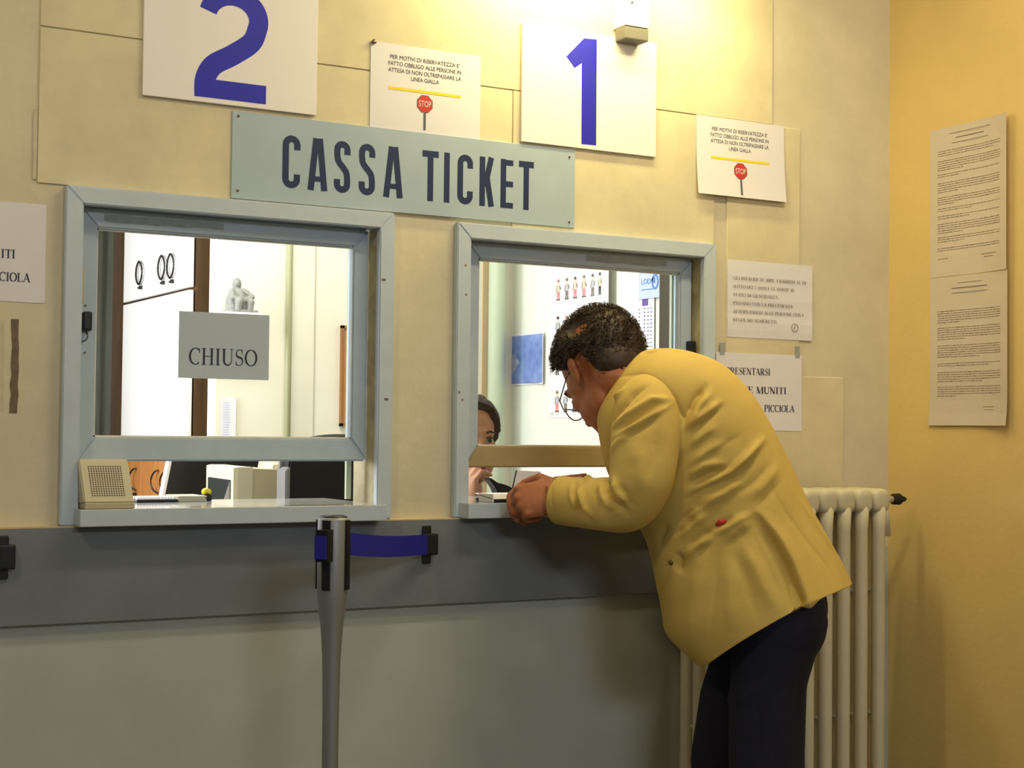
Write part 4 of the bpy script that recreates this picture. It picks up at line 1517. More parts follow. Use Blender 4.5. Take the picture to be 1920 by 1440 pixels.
def hand_geo(wrist, hf, hn, curls, thumb, sc=1.0, spread=.0):
    """hf: towards the knuckles, hn: out of the back of the hand, ha: towards the index side."""
    hf = unit(hf)
    hn = unit(np.array(hn) - hf * np.dot(hn, hf))
    ha = np.cross(hn, hf) * thumb          # thumb = +1 / -1 chooses the side
    g = []
    wrist = np.array(wrist, float)
    g.append(ellipsoid_geo(wrist + hf * .052 * sc, [hf * .054 * sc, ha * .043 * sc, hn * .0175 * sc], 20, 12))
    g.append(ellipsoid_geo(wrist + hf * .075 * sc, [hf * .028 * sc, ha * .042 * sc, hn * .016 * sc], 20, 12))
    g.append(ellipsoid_geo(wrist + hf * .035 * sc + ha * .024 * sc - hn * .010 * sc, [hf * .034 * sc, ha * .020 * sc, hn * .018 * sc], 16, 10))
    g.append(tube_geo([wrist - hf * .05 * sc, wrist + hf * .03 * sc], [.029 * sc, .028 * sc], 16))
    ls = [(.044, .027, .021), (.047, .030, .022), (.044, .028, .022), (.035, .021, .019)]
    off = [.031, .0105, -.0105, -.030]
    rad = [.0098, .0102, .0096, .0086]
    kf = [.094, .098, .094, .085]
    for i in range(4):
        p = wrist + hf * kf[i] * sc + ha * off[i] * sc + hn * .003 * sc
        pts, rr = [p - hf * .03 * sc, p], [rad[i] * sc * .9, rad[i] * sc * 1.08]
        ang = 0
        for k in range(3):
            ang += curls[i][k]
            d = hf * math.cos(ang) - hn * math.sin(ang) + ha * spread * (1.5 - i) * .1
            p = p + unit(d) * ls[i][k] * sc
            pts.append(p)
            rr.append(rad[i] * sc * (1.0, .92, .78)[k])
        g += chain_geo(pts, rr, 12)
    b = wrist + hf * .022 * sc + ha * .030 * sc - hn * .006 * sc
    d1 = unit(hf * .62 + ha * .62 - hn * .45)
    d2 = unit(hf * .86 + ha * .10 - hn * .50)
    d3 = unit(hf * .80 - ha * .35 - hn * .48)
    p1 = b + d1 * .040 * sc
    p2 = p1 + d2 * .032 * sc
    p3 = p2 + d3 * .026 * sc
    g += chain_geo([b, p1, p2, p3], [.015 * sc, .0125 * sc, .0110 * sc, .0088 * sc], 12)
    return g, hf, hn, ha


def head_geo(O, f, l, u, sc=1.0, female=False):
    """O: midpoint between the ears; f forward, l left, u up."""
    def P(a, b, c):
        return O + (f * a + l * b + u * c) * sc

    def E(c, r, n=20, m=14):
        return ellipsoid_geo(P(*c), [f * r[0] * sc, l * r[1] * sc, u * r[2] * sc], n, m)
    k = .92 if female else 1.0
    g = [E((-.004, 0, .045), (.098, .076, .086)), E((.030, 0, .010), (.070, .068 * k, .080)),
         E((.040, 0, -.050), (.052, .056 * k, .060)), E((.062, 0, -.094), (.036, .036 * k, .030)),
         E((.020, .040, -.065), (.040, .020, .040)), E((.020, -.040, -.065), (.040, .020, .040)),
         E((.084, 0, .028), (.018, .052, .018))]
    g += chain_geo([P(.094, 0, .012), P(.108, 0, -.014), P(.117, 0, -.034)], [.009 * sc, .010 * sc, .0125 * sc], 10)
    for s in (-1, 1):
        g.append(E((.105, s * .012, -.038), (.010, .009, .007), 10, 8))
        g.append(E((.062, s * .040, -.026), (.028, .022, .028)))          # cheekbone
        g.append(E((.052, s * .032, -.062), (.036, .028 * k, .042)))        # cheek
        g.append(E((.050, s * .024, -.092), (.034, .026 * k, .026)))        # jaw
        # ear
        g.append(ellipsoid_geo(P(-.004, s * .078, -.004), [(f * .85 - u * .1) * .018 * sc, (l * s * .9 - f * .45) * .010 * sc, (u * .95 - f * .2) * .032 * sc], 14, 10))
        g.append(ellipsoid_geo(P(-.012, s * .084, .010), [f * .016 * sc, (l * s * .9 - f * .5) * .008 * sc, u * .020 * sc], 12, 8))
    g.append(E((.094, 0, -.064), (.012, .024, .007), 14, 8))
    g.append(E((.092, 0, -.077), (.012, .021, .008), 14, 8))
    return g, P


def hair_mesh(O, f, l, u, sc, thick, mask, seed, n=96, m=64, rough=.006, curls=0, curl_len=.02, cr=.0012):
    """shell of hair on the skull plus short curved locks."""
    rg = np.random.default_rng(seed)
    C = O + (f * -.004 + u * .045) * sc
    ax = np.array([.098, .076, .086]) * sc
    V, F = [], []
    idx = {}
    ph = rg.uniform(0, 6.28, (14, 1)); fr = rg.uniform(6, 26, (14, 3))

    def nz(d):
        return float(np.mean(np.sin(fr @ d + ph[:, 0])))
    for i in range(m + 1):
        th = math.pi * i / m
        for k in range(n):
            a = 2 * math.pi * k / n
            d = np.array([math.sin(th) * math.cos(a), math.sin(th) * math.sin(a), math.cos(th)])
            w = mask(d)
            r = 1.0
            p = d * ax
            nd = d / ax
            nd /= np.linalg.norm(nd)
            tt = (thick(d) + rough * 2.2 * nz(d)) * w - (1 - w) * .014
            p = p + nd * tt
            V.append(C + f * p[0] + l * p[1] + u * p[2])
    for i in range(m):
        for k in range(n):
            F.append((i * n + k, (i + 1) * n + k, (i + 1) * n + (k + 1) % n, i * n + (k + 1) % n))
    cnt = 0
    while cnt < curls:
        d = unit(rg.normal(size=3))
        if mask(d) < .75:
            continue
        cnt += 1
        nd = d / ax
        nd /= np.linalg.norm(nd)
        p0 = d * ax + nd * (thick(d) - .004)
        tg = unit(np.cross(nd, rg.normal(size=3)))
        pts = []
        L = curl_len * rg.uniform(.6, 1.4)
        for q in range(5):
            s = q / 4
            pp = p0 + nd * (L * .55 * math.sin(s * 2.0)) + tg * (L * .8 * (s + .25 * math.sin(s * 6)))
            pts.append(C + f * pp[0] + l * pp[1] + u * pp[2])
        tv, tf = tube_geo(pts, [cr, cr * 1.05, cr, cr * .8, cr * .3], 3, False)
        o_ = len(V)
        V += tv
        F += [tuple(o_ + x for x in q) for q in tf]
    return V, F


# ------------------------------------------------------------------ the man at the right-hand window
PHI = math.radians(50)
Fd = np.array([-math.sin(PHI), math.cos(PHI), 0])
Ld = np.array([-Fd[1], Fd[0], 0])
PLANE = 0.10


def S(u, v, lat=0.0):
    d = ray(u, v)
    s = (PLANE + lat - CAM @ Ld) / (d @ Ld)
    return CAM + d * s


man = thing('person', tuple(np.array([*S(1430, 1300)[:2], 0])), 'man in a mustard blazer and navy trousers leaning on the counter', 'person')

# --- folds: pixel-surveyed crease lines laid on the cloth surface
def apply_folds(V, F, folds):
    V = np.array(V, float)
    tri = BVHTree.FromPolygons([tuple(p) for p in V], F)
    me = bpy.data.meshes.new('t'); me.from_pydata([tuple(p) for p in V], [], F); me.update()
    N = np.empty(len(V) * 3); me.vertices.foreach_get('normal', N); N = N.reshape(-1, 3)
    bpy.data.meshes.remove(me)
    D = np.zeros(len(V))
    for fold in folds:
        step = fold[0] == 'step'
        px, amp, sig = fold[1:] if step else fold
        pts = []
        for a, b in zip(px[:-1], px[1:]):
            m = max(2, int(math.hypot(b[0] - a[0], b[1] - a[1]) / 3))
            for i in range(m):
                t_ = i / m
                pts.append((a[0] + (b[0] - a[0]) * t_, a[1] + (b[1] - a[1]) * t_))
        pts.append(px[-1])
        P3, wt = [], []
        n = len(pts)
        for i, (u_, v_) in enumerate(pts):
            r = ray(u_, v_)
            h = tri.ray_cast(Vector(CAM), Vector(r / np.linalg.norm(r)))
            if h[0] is None:
                continue
            P3.append(np.array(h[0]))
            s = i / max(1, n - 1)
            wt.append(min(1, 3.0 * min(s, 1 - s) + .12))
        if not P3:
            continue
        P3 = np.array(P3); wt = np.array(wt)
        lo, hi = P3.min(0) - 4 * sig, P3.max(0) + 4 * sig
        sel = np.where(np.all((V > lo) & (V < hi), axis=1))[0]
        if len(sel) == 0:
            continue
        d2 = ((V[sel][:, None, :] - P3[None]) ** 2).sum(2)
        k = d2.argmin(1)
        dd = d2[np.arange(len(sel)), k]
        if step:
            # one cloth edge lies over the other: raise the right-hand side, sink the left
            q = V[sel] - CAM
            zz = q @ Fc
            uu, vv = 960 + FPX * (q @ Rc) / zz, 720 - FPX * (q @ Uc) / zz
            pu, pv_ = np.array([p[0] for p in px]), np.array([p[1] for p in px])
            ul = np.interp(vv, pv_, pu)
            sg = np.tanh((uu - ul) / 3.5) - .1
            vis = ((N[sel] * q).sum(1) < 0)
            ramp = np.clip((vv - pv_[0]) / 60, 0, 1)
            D[sel] += amp * sg * ramp * vis * np.exp(-dd / sig ** 2)
        else:
            prof = np.exp(-np.sqrt(dd) / (sig * .9)) if amp < 0 else np.exp(-dd / (sig * 1.1) ** 2)
            D[sel] += amp * wt[k] * prof
    return V + N * D[:, None]


def ring_from(bk, fr, wl, wr, n, p=.82, lat=0.0):
    B, Fp = S(*bk, lat), S(*fr, lat)
    c, a = (B + Fp) / 2, (Fp - B) / 2
    out = []
    for k in range(n):
        t_ = 2 * math.pi * k / n
        x, y = math.cos(t_), math.sin(t_)
        x = math.copysign(abs(x) ** p, x)
        y = math.copysign(abs(y) ** p, y)
        out.append(c + a * x + Ld * (y * (wl if y > 0 else wr)))
    return np.array(out)


NT = 300
RN = [((1192, 668), (1136, 752), .068, .068), ((1222, 655), (1122, 785), .120, .115), ((1285, 657), (1128, 830), .178, .165), ((1356, 684), (1138, 875), .192, .17),
      ((1410, 738), (1158, 920), .192, .17), ((1448, 800), (1185, 965), .183, .17), ((1484, 872), (1212, 1012), .176, .17), ((1518, 944), (1226, 1070), .180, .175),
      ((1552, 1006), (1240, 1135), .194, .185), ((1578, 1052), (1256, 1195), .204, .195), ((1597, 1092), (1314, 1262), .210, .20)]
rings = [ring_from(*r, NT) for r in RN]
NR = 210
big = catmull(rings, NR)
cen = lambda R: R.mean(0)
upj = unit(cen(big[-40]) - cen(big[-1]))
for i in range(NR - 45, NR):
    w_ = ((i - (NR - 45)) / 44) ** 2
    for k in range(NT):
        t_ = 2 * math.pi * k / NT
        sn = max(0.0, math.sin(t_ + .12))
        big[i][k] = big[i][k] + upj * (w_ * (.034 * sn ** 1.5 + .040 * max(0.0, math.cos(t_ - .1)) ** 14))
lip = [cen(big[-1]) + (big[-1] - cen(big[-1])) * .965]
for b_, k_ in ((-7, .95), (-16, .94), (-26, .90)):
    lip.append(cen(big[b_]) + (big[b_] - cen(big[b_])) * k_)
V, F = loft_geo(big + lip, True, True)
F = [q[::-1] for q in F]
Z = lambda pts: zoom(1000, 640, 3, pts)
folds = [
    # armhole seam
    (Z([(470, 200), (600, 182), (700, 230), (790, 330), (850, 430), (850, 520), (835, 610)]), -.010, .006),
    (Z([(835, 610), (800, 700), (745, 810), (660, 930), (600, 990)]), -.014, .010),
    # folds running from the armpit over the back
    (Z([(985, 240), (910, 330), (850, 450)]), -.018, .009), (Z([(1000, 280), (930, 370), (875, 470)]), .012, .008),
    (Z([(1060, 335), (960, 410), (870, 480)]), .012, .007), (Z([(1080, 360), (970, 440), (880, 520)]), -.009, .008),
    (Z([(1300, 545), (1220, 630), (1130, 720), (1010, 790), (880, 850)]), .018, .008),
    (Z([(1275, 615), (1200, 695), (1110, 760), (980, 815), (860, 890)]), -.015, .010),
    (Z([(1130, 715), (1000, 735), (880, 800)]), -.014, .009), (Z([(1090, 685), (960, 700), (870, 760)]), .009, .008),
    (Z([(1100, 560), (980, 620), (880, 690)]), .007, .009), (Z([(1180, 520), (1060, 590), (940, 670)]), -.006, .011),
    (Z([(1040, 470), (940, 540), (880, 600)]), .006, .009), (Z([(1020, 500), (950, 560), (880, 630)]), -.006, .008),
    (Z([(1380, 700), (1300, 800), (1200, 880)]), .007, .012), (Z([(1340, 690), (1260, 785), (1150, 860)]), -.008, .011),
    (Z([(1400, 780), (1320, 880), (1240, 940)]), -.006, .012), (Z([(1180, 780), (1080, 850), (980, 900)]), .009, .010),
    (Z([(1000, 890), (880, 960), (800, 1030)]), -.016, .011), (Z([(1050, 860), (930, 940), (830, 990)]), .012, .009),
    (Z([(980, 960), (880, 1040), (820, 1110)]), .011, .009), (Z([(930, 985), (840, 1055), (780, 1095)]), -.012, .009),
    (Z([(760, 1020), (720, 1100), (700, 1160)]), -.008, .012),
    (Z([(800, 1190), (830, 1230), (810, 1300)]), -.020, .011), (Z([(860, 1150), (960, 1080), (1040, 1060)]), -.011, .008),
    (Z([(850, 1220), (930, 1140), (1010, 1100)]), .010, .008), (Z([(900, 1210), (960, 1160), (1000, 1140)]), -.008, .007),
    (Z([(735, 1240), (760, 1250), (740, 1275)]), -.006, .004), (Z([(770, 1260), (720, 1380), (705, 1470)]), -.007, .010),
    # pocket mouth and vents
    (Z([(1000, 1056), (1060, 1030), (1130, 990)]), -.012, .005), (Z([(1010, 1080), (1080, 1052), (1150, 1008), (1240, 965)]), .011, .008),
    (Z([(1240, 1010), (1160, 1050), (1080, 1120)]), .008, .010), (Z([(1200, 1050), (1130, 1110), (1090, 1160)]), -.008, .009),
    (Z([(1110, 1160), (1200, 1330), (1260, 1560)]), -.006, .010), (Z([(1170, 1130), (1260, 1290), (1350, 1500)]), .008, .013),
    (Z([(1230, 1080), (1320, 1260), (1410, 1480)]), -.007, .012),
    (Z([(960, 1180), (930, 1330), (890, 1560), (880, 1740)]), .007, .018), (Z([(1040, 1170), (1030, 1330), (1000, 1560), (980, 1760)]), -.007, .016),
    (Z([(1100, 1200), (1110, 1360), (1110, 1640)]), .006, .016),
    # back centre seam and collar seam
    (Z([(1330, 800), (1420, 960), (1530, 1110), (1650, 1260), (1700, 1380)]), -.005, .005), (Z([(600, 78), (640, 60), (700, 54)]), -.012, .005),
    (Z([(1470, 850), (1540, 960), (1640, 1110), (1740, 1260)]), .005, .010),
    ('step', Z([(1245, 945), (1290, 1010), (1360, 1110), (1440, 1260), (1520, 1460)]), .020, .026),
    (Z([(1262, 968), (1300, 1022), (1364, 1112), (1442, 1262), (1515, 1440)]), -.014, .004),
]
V = apply_folds(V, F, folds)
JB = BVHTree.FromPolygons([tuple(p) for p in V], F)
jacket = mesh('jacket', V, F, mJacket, man, True)


# --- sleeves
def sleeve(path, n=96, m=130, lipn=True):
    """path: (u, v, lat, r_up, r_side); ring plane turns along the bend."""
    C = [S(u_, v_, la) for (u_, v_, la, ra, rb) in path]
    Cs = catmull(C, m)
    rr = catmull([np.array([p[3], p[4]]) for p in path], m)
    rings = []
    for i in range(m):
        t_ = unit(Cs[min(i + 1, m - 1)] - Cs[max(i - 1, 0)])
        sd = unit(Ld - t_ * (Ld @ t_))
        up_ = np.cross(t_, sd)
        rings.append(np.array([Cs[i] + up_ * rr[i][0] * math.cos(2 * math.pi * k / n) + sd * rr[i][1] * math.sin(2 * math.pi * k / n) for k in range(n)]))
    ce = rings[-1].mean(0)
    lip_ = [ce + (rings[-1] - ce) * .90, rings[-5].mean(0) + (rings[-5] - rings[-5].mean(0)) * .84, rings[-12].mean(0) + (rings[-12] - rings[-12].mean(0)) * .8]
    V_, F_ = loft_geo(rings + lip_, True, True)
    return V_, [q[::-1] for q in F_]


V, F = sleeve([(1222, 728, .120, .050, .045), (1216, 752, .150, .072, .060), (1212, 795, .176, .079, .064), (1208, 850, .192, .077, .066), (1200, 905, .200, .072, .066),
               (1176, 942, .185, .066, .062), (1130, 945, .145, .061, .056), (1085, 942, .100, .058, .054), (1051, 938, .070, .057, .053)])
folds = [
    (Z([(425, 480), (470, 400), (560, 300), (650, 245)]), -.016, .008), (Z([(450, 470), (540, 410), (660, 330), (780, 325)]), .014, .007),
    (Z([(440, 500), (520, 470), (640, 400), (770, 350)]), -.011, .006), (Z([(450, 540), (560, 480), (690, 400), (790, 345)]), .013, .006),
    (Z([(410, 430), (450, 340), (520, 250)]), .010, .008), (Z([(400, 460), (420, 520), (430, 600)]), -.012, .008),
    (Z([(405, 400), (415, 340), (450, 270)]), -.008, .006), (Z([(480, 570), (600, 500), (720, 430)]), -.007, .007),
    (Z([(430, 620), (480, 560), (560, 520)]), .007, .008),
    (Z([(235, 770), (232, 850), (255, 930), (310, 1010)]), -.016, .006), (Z([(215, 790), (215, 870), (240, 950)]), .008, .007),
    (Z([(260, 790), (262, 860), (290, 930), (340, 1000)]), .012, .007), (Z([(300, 770), (270, 800), (250, 830)]), -.010, .006),
    (Z([(415, 765), (425, 840), (480, 920), (550, 985)]), -.018, .007), (Z([(450, 760), (470, 840), (530, 920)]), .013, .008),
    (Z([(380, 790), (395, 870), (450, 960)]), .011, .008), (Z([(270, 775), (340, 762), (415, 757)]), .010, .006),
    (Z([(340, 800), (350, 880), (390, 970)]), -.007, .008), (Z([(490, 800), (530, 880), (570, 940)]), -.008, .007),
    (Z([(560, 560), (600, 700), (590, 850)]), .006, .018), (Z([(700, 480), (690, 640), (620, 800)]), -.006, .018),
    (Z([(105, 770), (100, 880), (120, 990), (150, 1060)]), -.003, .004),
]
V = apply_folds(V, F, folds)
mesh('sleeve', V, F, mJacket, jacket, True)
V, F = sleeve([(1215, 735, -.105, .050, .045), (1210, 770, -.140, .068, .055), (1205, 830, -.150, .070, .058), (1196, 895, -.145, .066, .058),
               (1170, 935, -.130, .060, .056), (1125, 936, -.09, .052, .05), (1085, 928, -.05, .046, .044), (1062, 922, -.035, .043, .040)])
mesh('sleeve', V, F, mJacket, jacket, True)
# lapel collar standing round the neck
cr_ = []
for (bk, fr_, w_) in (((1196, 664), (1128, 760), .074), ((1187, 655), (1124, 742), .070), ((1180, 660), (1128, 738), .064)):
    cr_.append(ring_from(bk, fr_, w_, w_, 48, .95))
V, F = loft_geo(catmull(cr_, 12), False, False)
co = mesh('collar', V, F, mJacket, jacket, True)
so = co.modifiers.new('solid', 'SOLIDIFY'); so.thickness = .004
cr_ = []
for (bk, fr_, w_) in (((1187, 668), (1130, 760), .075), ((1172, 655), (1120, 748), .073), ((1162, 658), (1118, 740), .071)):
    cr_.append(ring_from(bk, fr_, w_, w_, 48, .95))
V, F = loft_geo(catmull(cr_, 12), False, False)
co = mesh('shirt_collar', V, F, mShirt, man, True)
so = co.modifiers.new('solid', 'SOLIDIFY'); so.thickness = .003
# something red showing in the side pocket
def on_jacket(u_, v_, off=0.0):
    r = ray(u_, v_)
    r = r / np.linalg.norm(r)
    h = JB.ray_cast(Vector(CAM), Vector(r))
    return (np.array(h[0]) if h[0] is not None else S(u_, v_, .19)) - r * off


pts = [on_jacket(1342, 984, -.003), on_jacket(1349, 979, -.002), on_jacket(1357, 977, -.002), on_jacket(1362, 977, -.004)]
V, F = tube_geo(pts, [.004, .0075, .007, .003], 10)
o = mesh('pocket_item', V, F, mRed, jacket, True)
o['label'] = 'red item peeking from the side pocket'
# sleeve button and front buttons
for (u_, v_) in ((1258, 1055),):
    c_ = on_jacket(u_, v_, .001)
    V, F = ellipsoid_geo(c_, [(.006, 0, 0), (0, .006, 0), (0, 0, .006)], 10, 6)
    mesh('button', V, F, M('brown_button', (96, 70, 40), .4), jacket, True)

# --- head
zv = np.array([0, 0, 1.0])
Fh = unit([Fc[0], Fc[1], 0])
Rh = unit([Rc[0], Rc[1], 0])
psi, alp = math.radians(61), math.radians(47)
hh = -Rh * math.cos(psi) + Fh * math.sin(psi)
hf_ = hh * math.cos(alp) - zv * math.sin(alp)
hu_ = hh * math.sin(alp) + zv * math.cos(alp)
hl_ = np.cross(hu_, hf_)
HS = 1.07
Ohead = S(1074, 698, .045) - hl_ * .080 * HS
hg, HP = head_geo(Ohead, hf_, hl_, hu_, HS)
body = list(hg)
neck0, neck1 = Ohead - hf_ * .030 * HS - hu_ * .045 * HS, S(1178, 722, 0)
body += chain_geo([Ohead - hf_ * .03 - hu_ * .02, neck0, neck1, S(1215, 745, 0)], [.060, .060, .062, .07], 18)
# trunk, arms and legs inside the clothes
tr_ = [cen(r) + (r - cen(r)) * .78 for r in big[14:140:18]]
body.append(loft_geo([r[::5] for r in tr_]))
aL = [S(1216, 752, .14), S(1204, 850, .185), S(1180, 935, .185), S(1120, 943, .14), S(1052, 936, .070)]
aR = [S(1210, 770, -.13), S(1205, 840, -.15), S(1180, 920, -.135), S(1110, 936, -.085), S(1048, 922, -.042)]
body += chain_geo(aL, [.045, .042, .040, .036, .030], 14)
body += chain_geo(aR, [.045, .042, .040, .036, .030], 14)
fist = [(1.15, 1.35, .8), (1.2, 1.4, .8), (1.25, 1.4, .8), (1.3, 1.4, .8)]
gL, _, _, _ = hand_geo(S(1055, 925, .070), -Rc * .95 - Uc * .22 + Fc * .12, -Fc * .85 + Uc * .35 - Rc * .25, fist, -1, 1.08)
body += gL
gR, _, _, _ = hand_geo(S(1062, 914, -.030), -Rc * .95 - Uc * .10 + Fc * .05, Fc * .55 + Uc * .8, [(.7, .8, .4), (.8, .9, .4), (.9, .9, .4), (.9, 1.0, .4)], 1, 1.05)
body += gR
legL = [S(1462, 1145, .085), S(1440, 1275, .09), S(1437, 1420, .095)]
legR = [S(1438, 1185, -.085), S(1384, 1310, -.085), S(1357, 1425, -.085)]
for lg in (legL, legR):
    k_ = lg[-1]
    lg.append(np.array([k_[0] + .015, k_[1] - .012, .24]))
    lg.append(np.array([k_[0] + .03, k_[1] - .025, .07]))
body += chain_geo(legL, [.075, .065, .055, .045, .035], 14)
body += chain_geo(legR, [.075, .065, .055, .045, .035], 14)
me = remesh(body, .0042, 3)
link('body', me, mSkin, man, True)

# hair, thin towards the crown
def man_mask(d):
    a, b, c = d
    lim = -1.05 + 1.45 * max(0.0, a + .32) + .25 * max(0, a - .3)
    w = min(1, max(0, (c - lim) / .12))
    if (a > -.14 and c < -.25) or (a > -.42 and abs(b) > .42 and c < -.20):
        w = 0
    return w


Csk = Ohead + (hf_ * -.004 + hu_ * .045) * HS
axk = np.array([.098, .076, .086]) * HS
rb = ray(1086, 614); rb = rb / np.linalg.norm(rb)
q0 = CAM - Csk
o3 = np.array([q0 @ hf_, q0 @ hl_, q0 @ hu_]) / (axk + .006)
d3 = np.array([rb @ hf_, rb @ hl_, rb @ hu_]) / (axk + .006)
A_, B_, C_ = d3 @ d3, 2 * o3 @ d3, o3 @ o3 - 1
disc = max(0.0, B_ * B_ - 4 * A_ * C_)
bald = unit(o3 + d3 * ((-B_ - math.sqrt(disc)) / (2 * A_)))


def man_thick(d):
    k_ = math.exp(-((1 - float(np.dot(d, bald))) / .03))
    return (.017 + .010 * max(0, -d[0]) + .014 * max(0, -d[2] - .1) * (d[0] < 0)) * (1 - .9 * k_) + .001


V, F = hair_mesh(Ohead, hf_, hl_, hu_, HS, man_thick, lambda d: man_mask(d) * (1 - .9 * math.exp(-((1 - float(np.dot(d, bald))) / .045) ** 2)), 11, 120, 80, .004, 5200, .020, .0008)
np_ = lambda a, b, c: Ohead + (hf_ * a + hl_ * b + hu_ * c) * HS
nv, nf = ellipsoid_geo(np_(-.062, 0, -.022), [hf_ * .044 * HS, hl_ * .064 * HS, hu_ * .052 * HS], 28, 18)
nv = [p + unit(p - np_(-.062, 0, -.022)) * .003 * math.sin(p[0] * 700 + p[2] * 500) * math.sin(p[1] * 600) for p in nv]
o_ = len(V)
V = list(V) + nv
F = list(F) + [tuple(o_ + k for k in q) for q in nf]
hm = mesh('hair', V, F, mHair, man, True)
# spectacles
gl = thing('spectacles', (0, 0, 0), None)
gl.parent = man
gl.location = -ORG[man.name]
for s_ in (-1, 1):
    ring = [HP(.119 - .012 * abs(math.cos(a)) ** 2 * (1 if s_ * math.cos(a) > 0 else .2), s_ * .035 + .024 * math.cos(a), -.010 + .018 * math.sin(a)) for a in np.linspace(0, 2 * math.pi, 25)]
    V, F = tube_geo(ring, .0016, 6)
    mesh('rim', V, F, mGlassFrame, gl, True)
    V, F = tube_geo([HP(.108, s_ * .061, -.004), HP(.085, s_ * .079, -.001), HP(.02, s_ * .085, .006), HP(-.012, s_ * .084, .002)], .0017, 6)
    mesh('temple', V, F, mGlassFrame, gl, True)
V, F = tube_geo([HP(.120, -.010, -.008), HP(.123, 0, -.004), HP(.120, .010, -.008)], .0015, 6)
mesh('bridge', V, F, mGlassFrame, gl, True)
for s_ in (-1, 1):
    V, F = ellipsoid_geo(HP(.088, s_ * .032, .002), [hf_ * .012, hl_ * .013, hu_ * .010], 12, 8)
    mesh('eye', V, F, mEyeW, man, True)
    V, F = tube_geo([HP(.094, s_ * .015, .026), HP(.099, s_ * .032, .031), HP(.088, s_ * .052, .027)], [.004, .005, .003], 8)
    mesh('eyebrow', V, F, mHair, man, True)

# --- trousers and shoes
geo = [ellipsoid_geo(S(1452, 1110, 0), [Fd * .118, Ld * .165, unit([-.25, .2, 1]) * .125], 24, 16)]
geo += chain_geo(legL, [.106, .088, .086, .078, .066], 20)
geo += chain_geo(legR, [.108, .092, .080, .072, .066], 20)
geo += chain_geo([S(1462, 1165, .085), S(1438, 1185, -.085)], [.11, .11], 20)
for b_ in (geo,):
    pass
me = remesh(geo, .008, 6)
VT = np.empty(len(me.vertices) * 3); me.vertices.foreach_get('co', VT); VT = VT.reshape(-1, 3)
FT = [tuple(p.vertices) for p in me.polygons]
VT = apply_folds(VT, FT, [([(1440, 1130), (1405, 1200), (1350, 1275)], -.006, .012), ([(1330, 1290), (1380, 1270), (1430, 1230)], -.007, .012), ([(1325, 1310), (1390, 1310), (1440, 1280)], .006, .012),
                          ([(1520, 1150), (1500, 1250), (1490, 1400)], -.004, .012), ([(1420, 1290), (1425, 1370), (1420, 1440)], -.008, .010), ([(1470, 1260), (1465, 1350), (1462, 1440)], .004, .008)])
mesh('trousers', VT, FT, mTrouser, man, True)
for lg in (legL, legR):
    a_ = lg[-1]
    g = [ellipsoid_geo(np.array([a_[0], a_[1], .045]) + Fd * .07, [Fd * .145, Ld * .048, zv * .042], 20, 12),
         ellipsoid_geo(np.array([a_[0], a_[1], .055]) - Fd * .005, [Fd * .065, Ld * .044, zv * .052], 18, 12)]
    me = remesh(g, .006, 3)
    for v in me.vertices:
        if v.co.z < .006:
            v.co.z = .0
    link('shoe', me, mShoe, man, True)

# ------------------------------------------------------------------ papers and tools on the right-hand sill
def quad_slab(name, P4, n, th, mat, parent):
    n = unit(n) * th
    P4 = [np.array(p, float) for p in P4]
    V = P4 + [p + n for p in P4]
    return mesh(name, V, [(0, 1, 2, 3), (7, 6, 5, 4), (0, 4, 5, 1), (1, 5, 6, 2), (2, 6, 7, 3), (3, 7, 4, 0)], mat, parent)


t = thing('document_folder', tuple(S(980, 930, -.02)), 'white folded document held upright in the man\'s hands', 'document')
pA = [S(960, 926, -.012), S(1008, 934, -.012), S(1014, 884, -.025), S(969.5, 882.5, -.025)]
quad_slab('sheet', pA, -Ld, .001, mPaper, t)
quad_slab('cover', [S(957.5, 926, -.016), S(961, 926, -.016), S(970.5, 882, -.029), S(967, 882, -.029)], -Ld, .004, mInkBlue, t)
xb0, xb1 = WZ(922, 939, 1.0785)[0], WZ(980, 939, 1.0785)[0]
yb0 = -.055
t = thing('passbook', ((xb0 + xb1) / 2, yb0, 1.0775), 'thin white booklet with its blue shadow painted underneath on the right sill', 'booklet')
xb0, xb1 = WY(922.5, 935, yb0)[0], WY(985, 935, yb0)[0]
box('cover', xb0 + .004, xb1, yb0, yb0 + .09, 1.0777, 1.0855, mInkBlue, t, bevel=.001)  # navy lower part paints the blue shadow beneath the pages
quad_slab('page', [(xb0, yb0 - .004, 1.0857), (xb1, yb0 - .004, 1.0857), (xb1, yb0 + .09, 1.096), (xb0, yb0 + .09, 1.096)], (0, 0, 1), .0015, mPaper, t)
quad_slab('page', [(xb0, yb0 - .003, 1.0780), (xb0 + .003, yb0 - .003, 1.0780), (xb0 + .003, yb0 - .003, 1.098), (xb0, yb0 - .003, 1.098)], (0, 1, 0), .07, mPaper, t)
out = zoom(860, 840, 9.6, [(500, 545), (520, 530), (560, 555), (650, 625), (740, 640), (850, 680), (920, 720), (990, 790), (1000, 850), (1000, 930), (640, 930), (655, 810), (600, 690), (520, 590)])
yS = .17
poly = [(WY(a, b, yS)[0], max(1.0778, WY(a, b, yS)[2])) for a, b in out]
t = thing('desk_stapler', (poly[0][0], yS, 1.0775), 'black open stapler on the counter beside the clerk', 'stapler')
prism('body', poly, yS - .018, yS + .018, mBlack, t, .003)
box('foot_plate', poly[10][0] - .004, poly[9][0] + .01, yS - .020, yS + .020, 1.0777, 1.082, mBlack, t, bevel=.001)

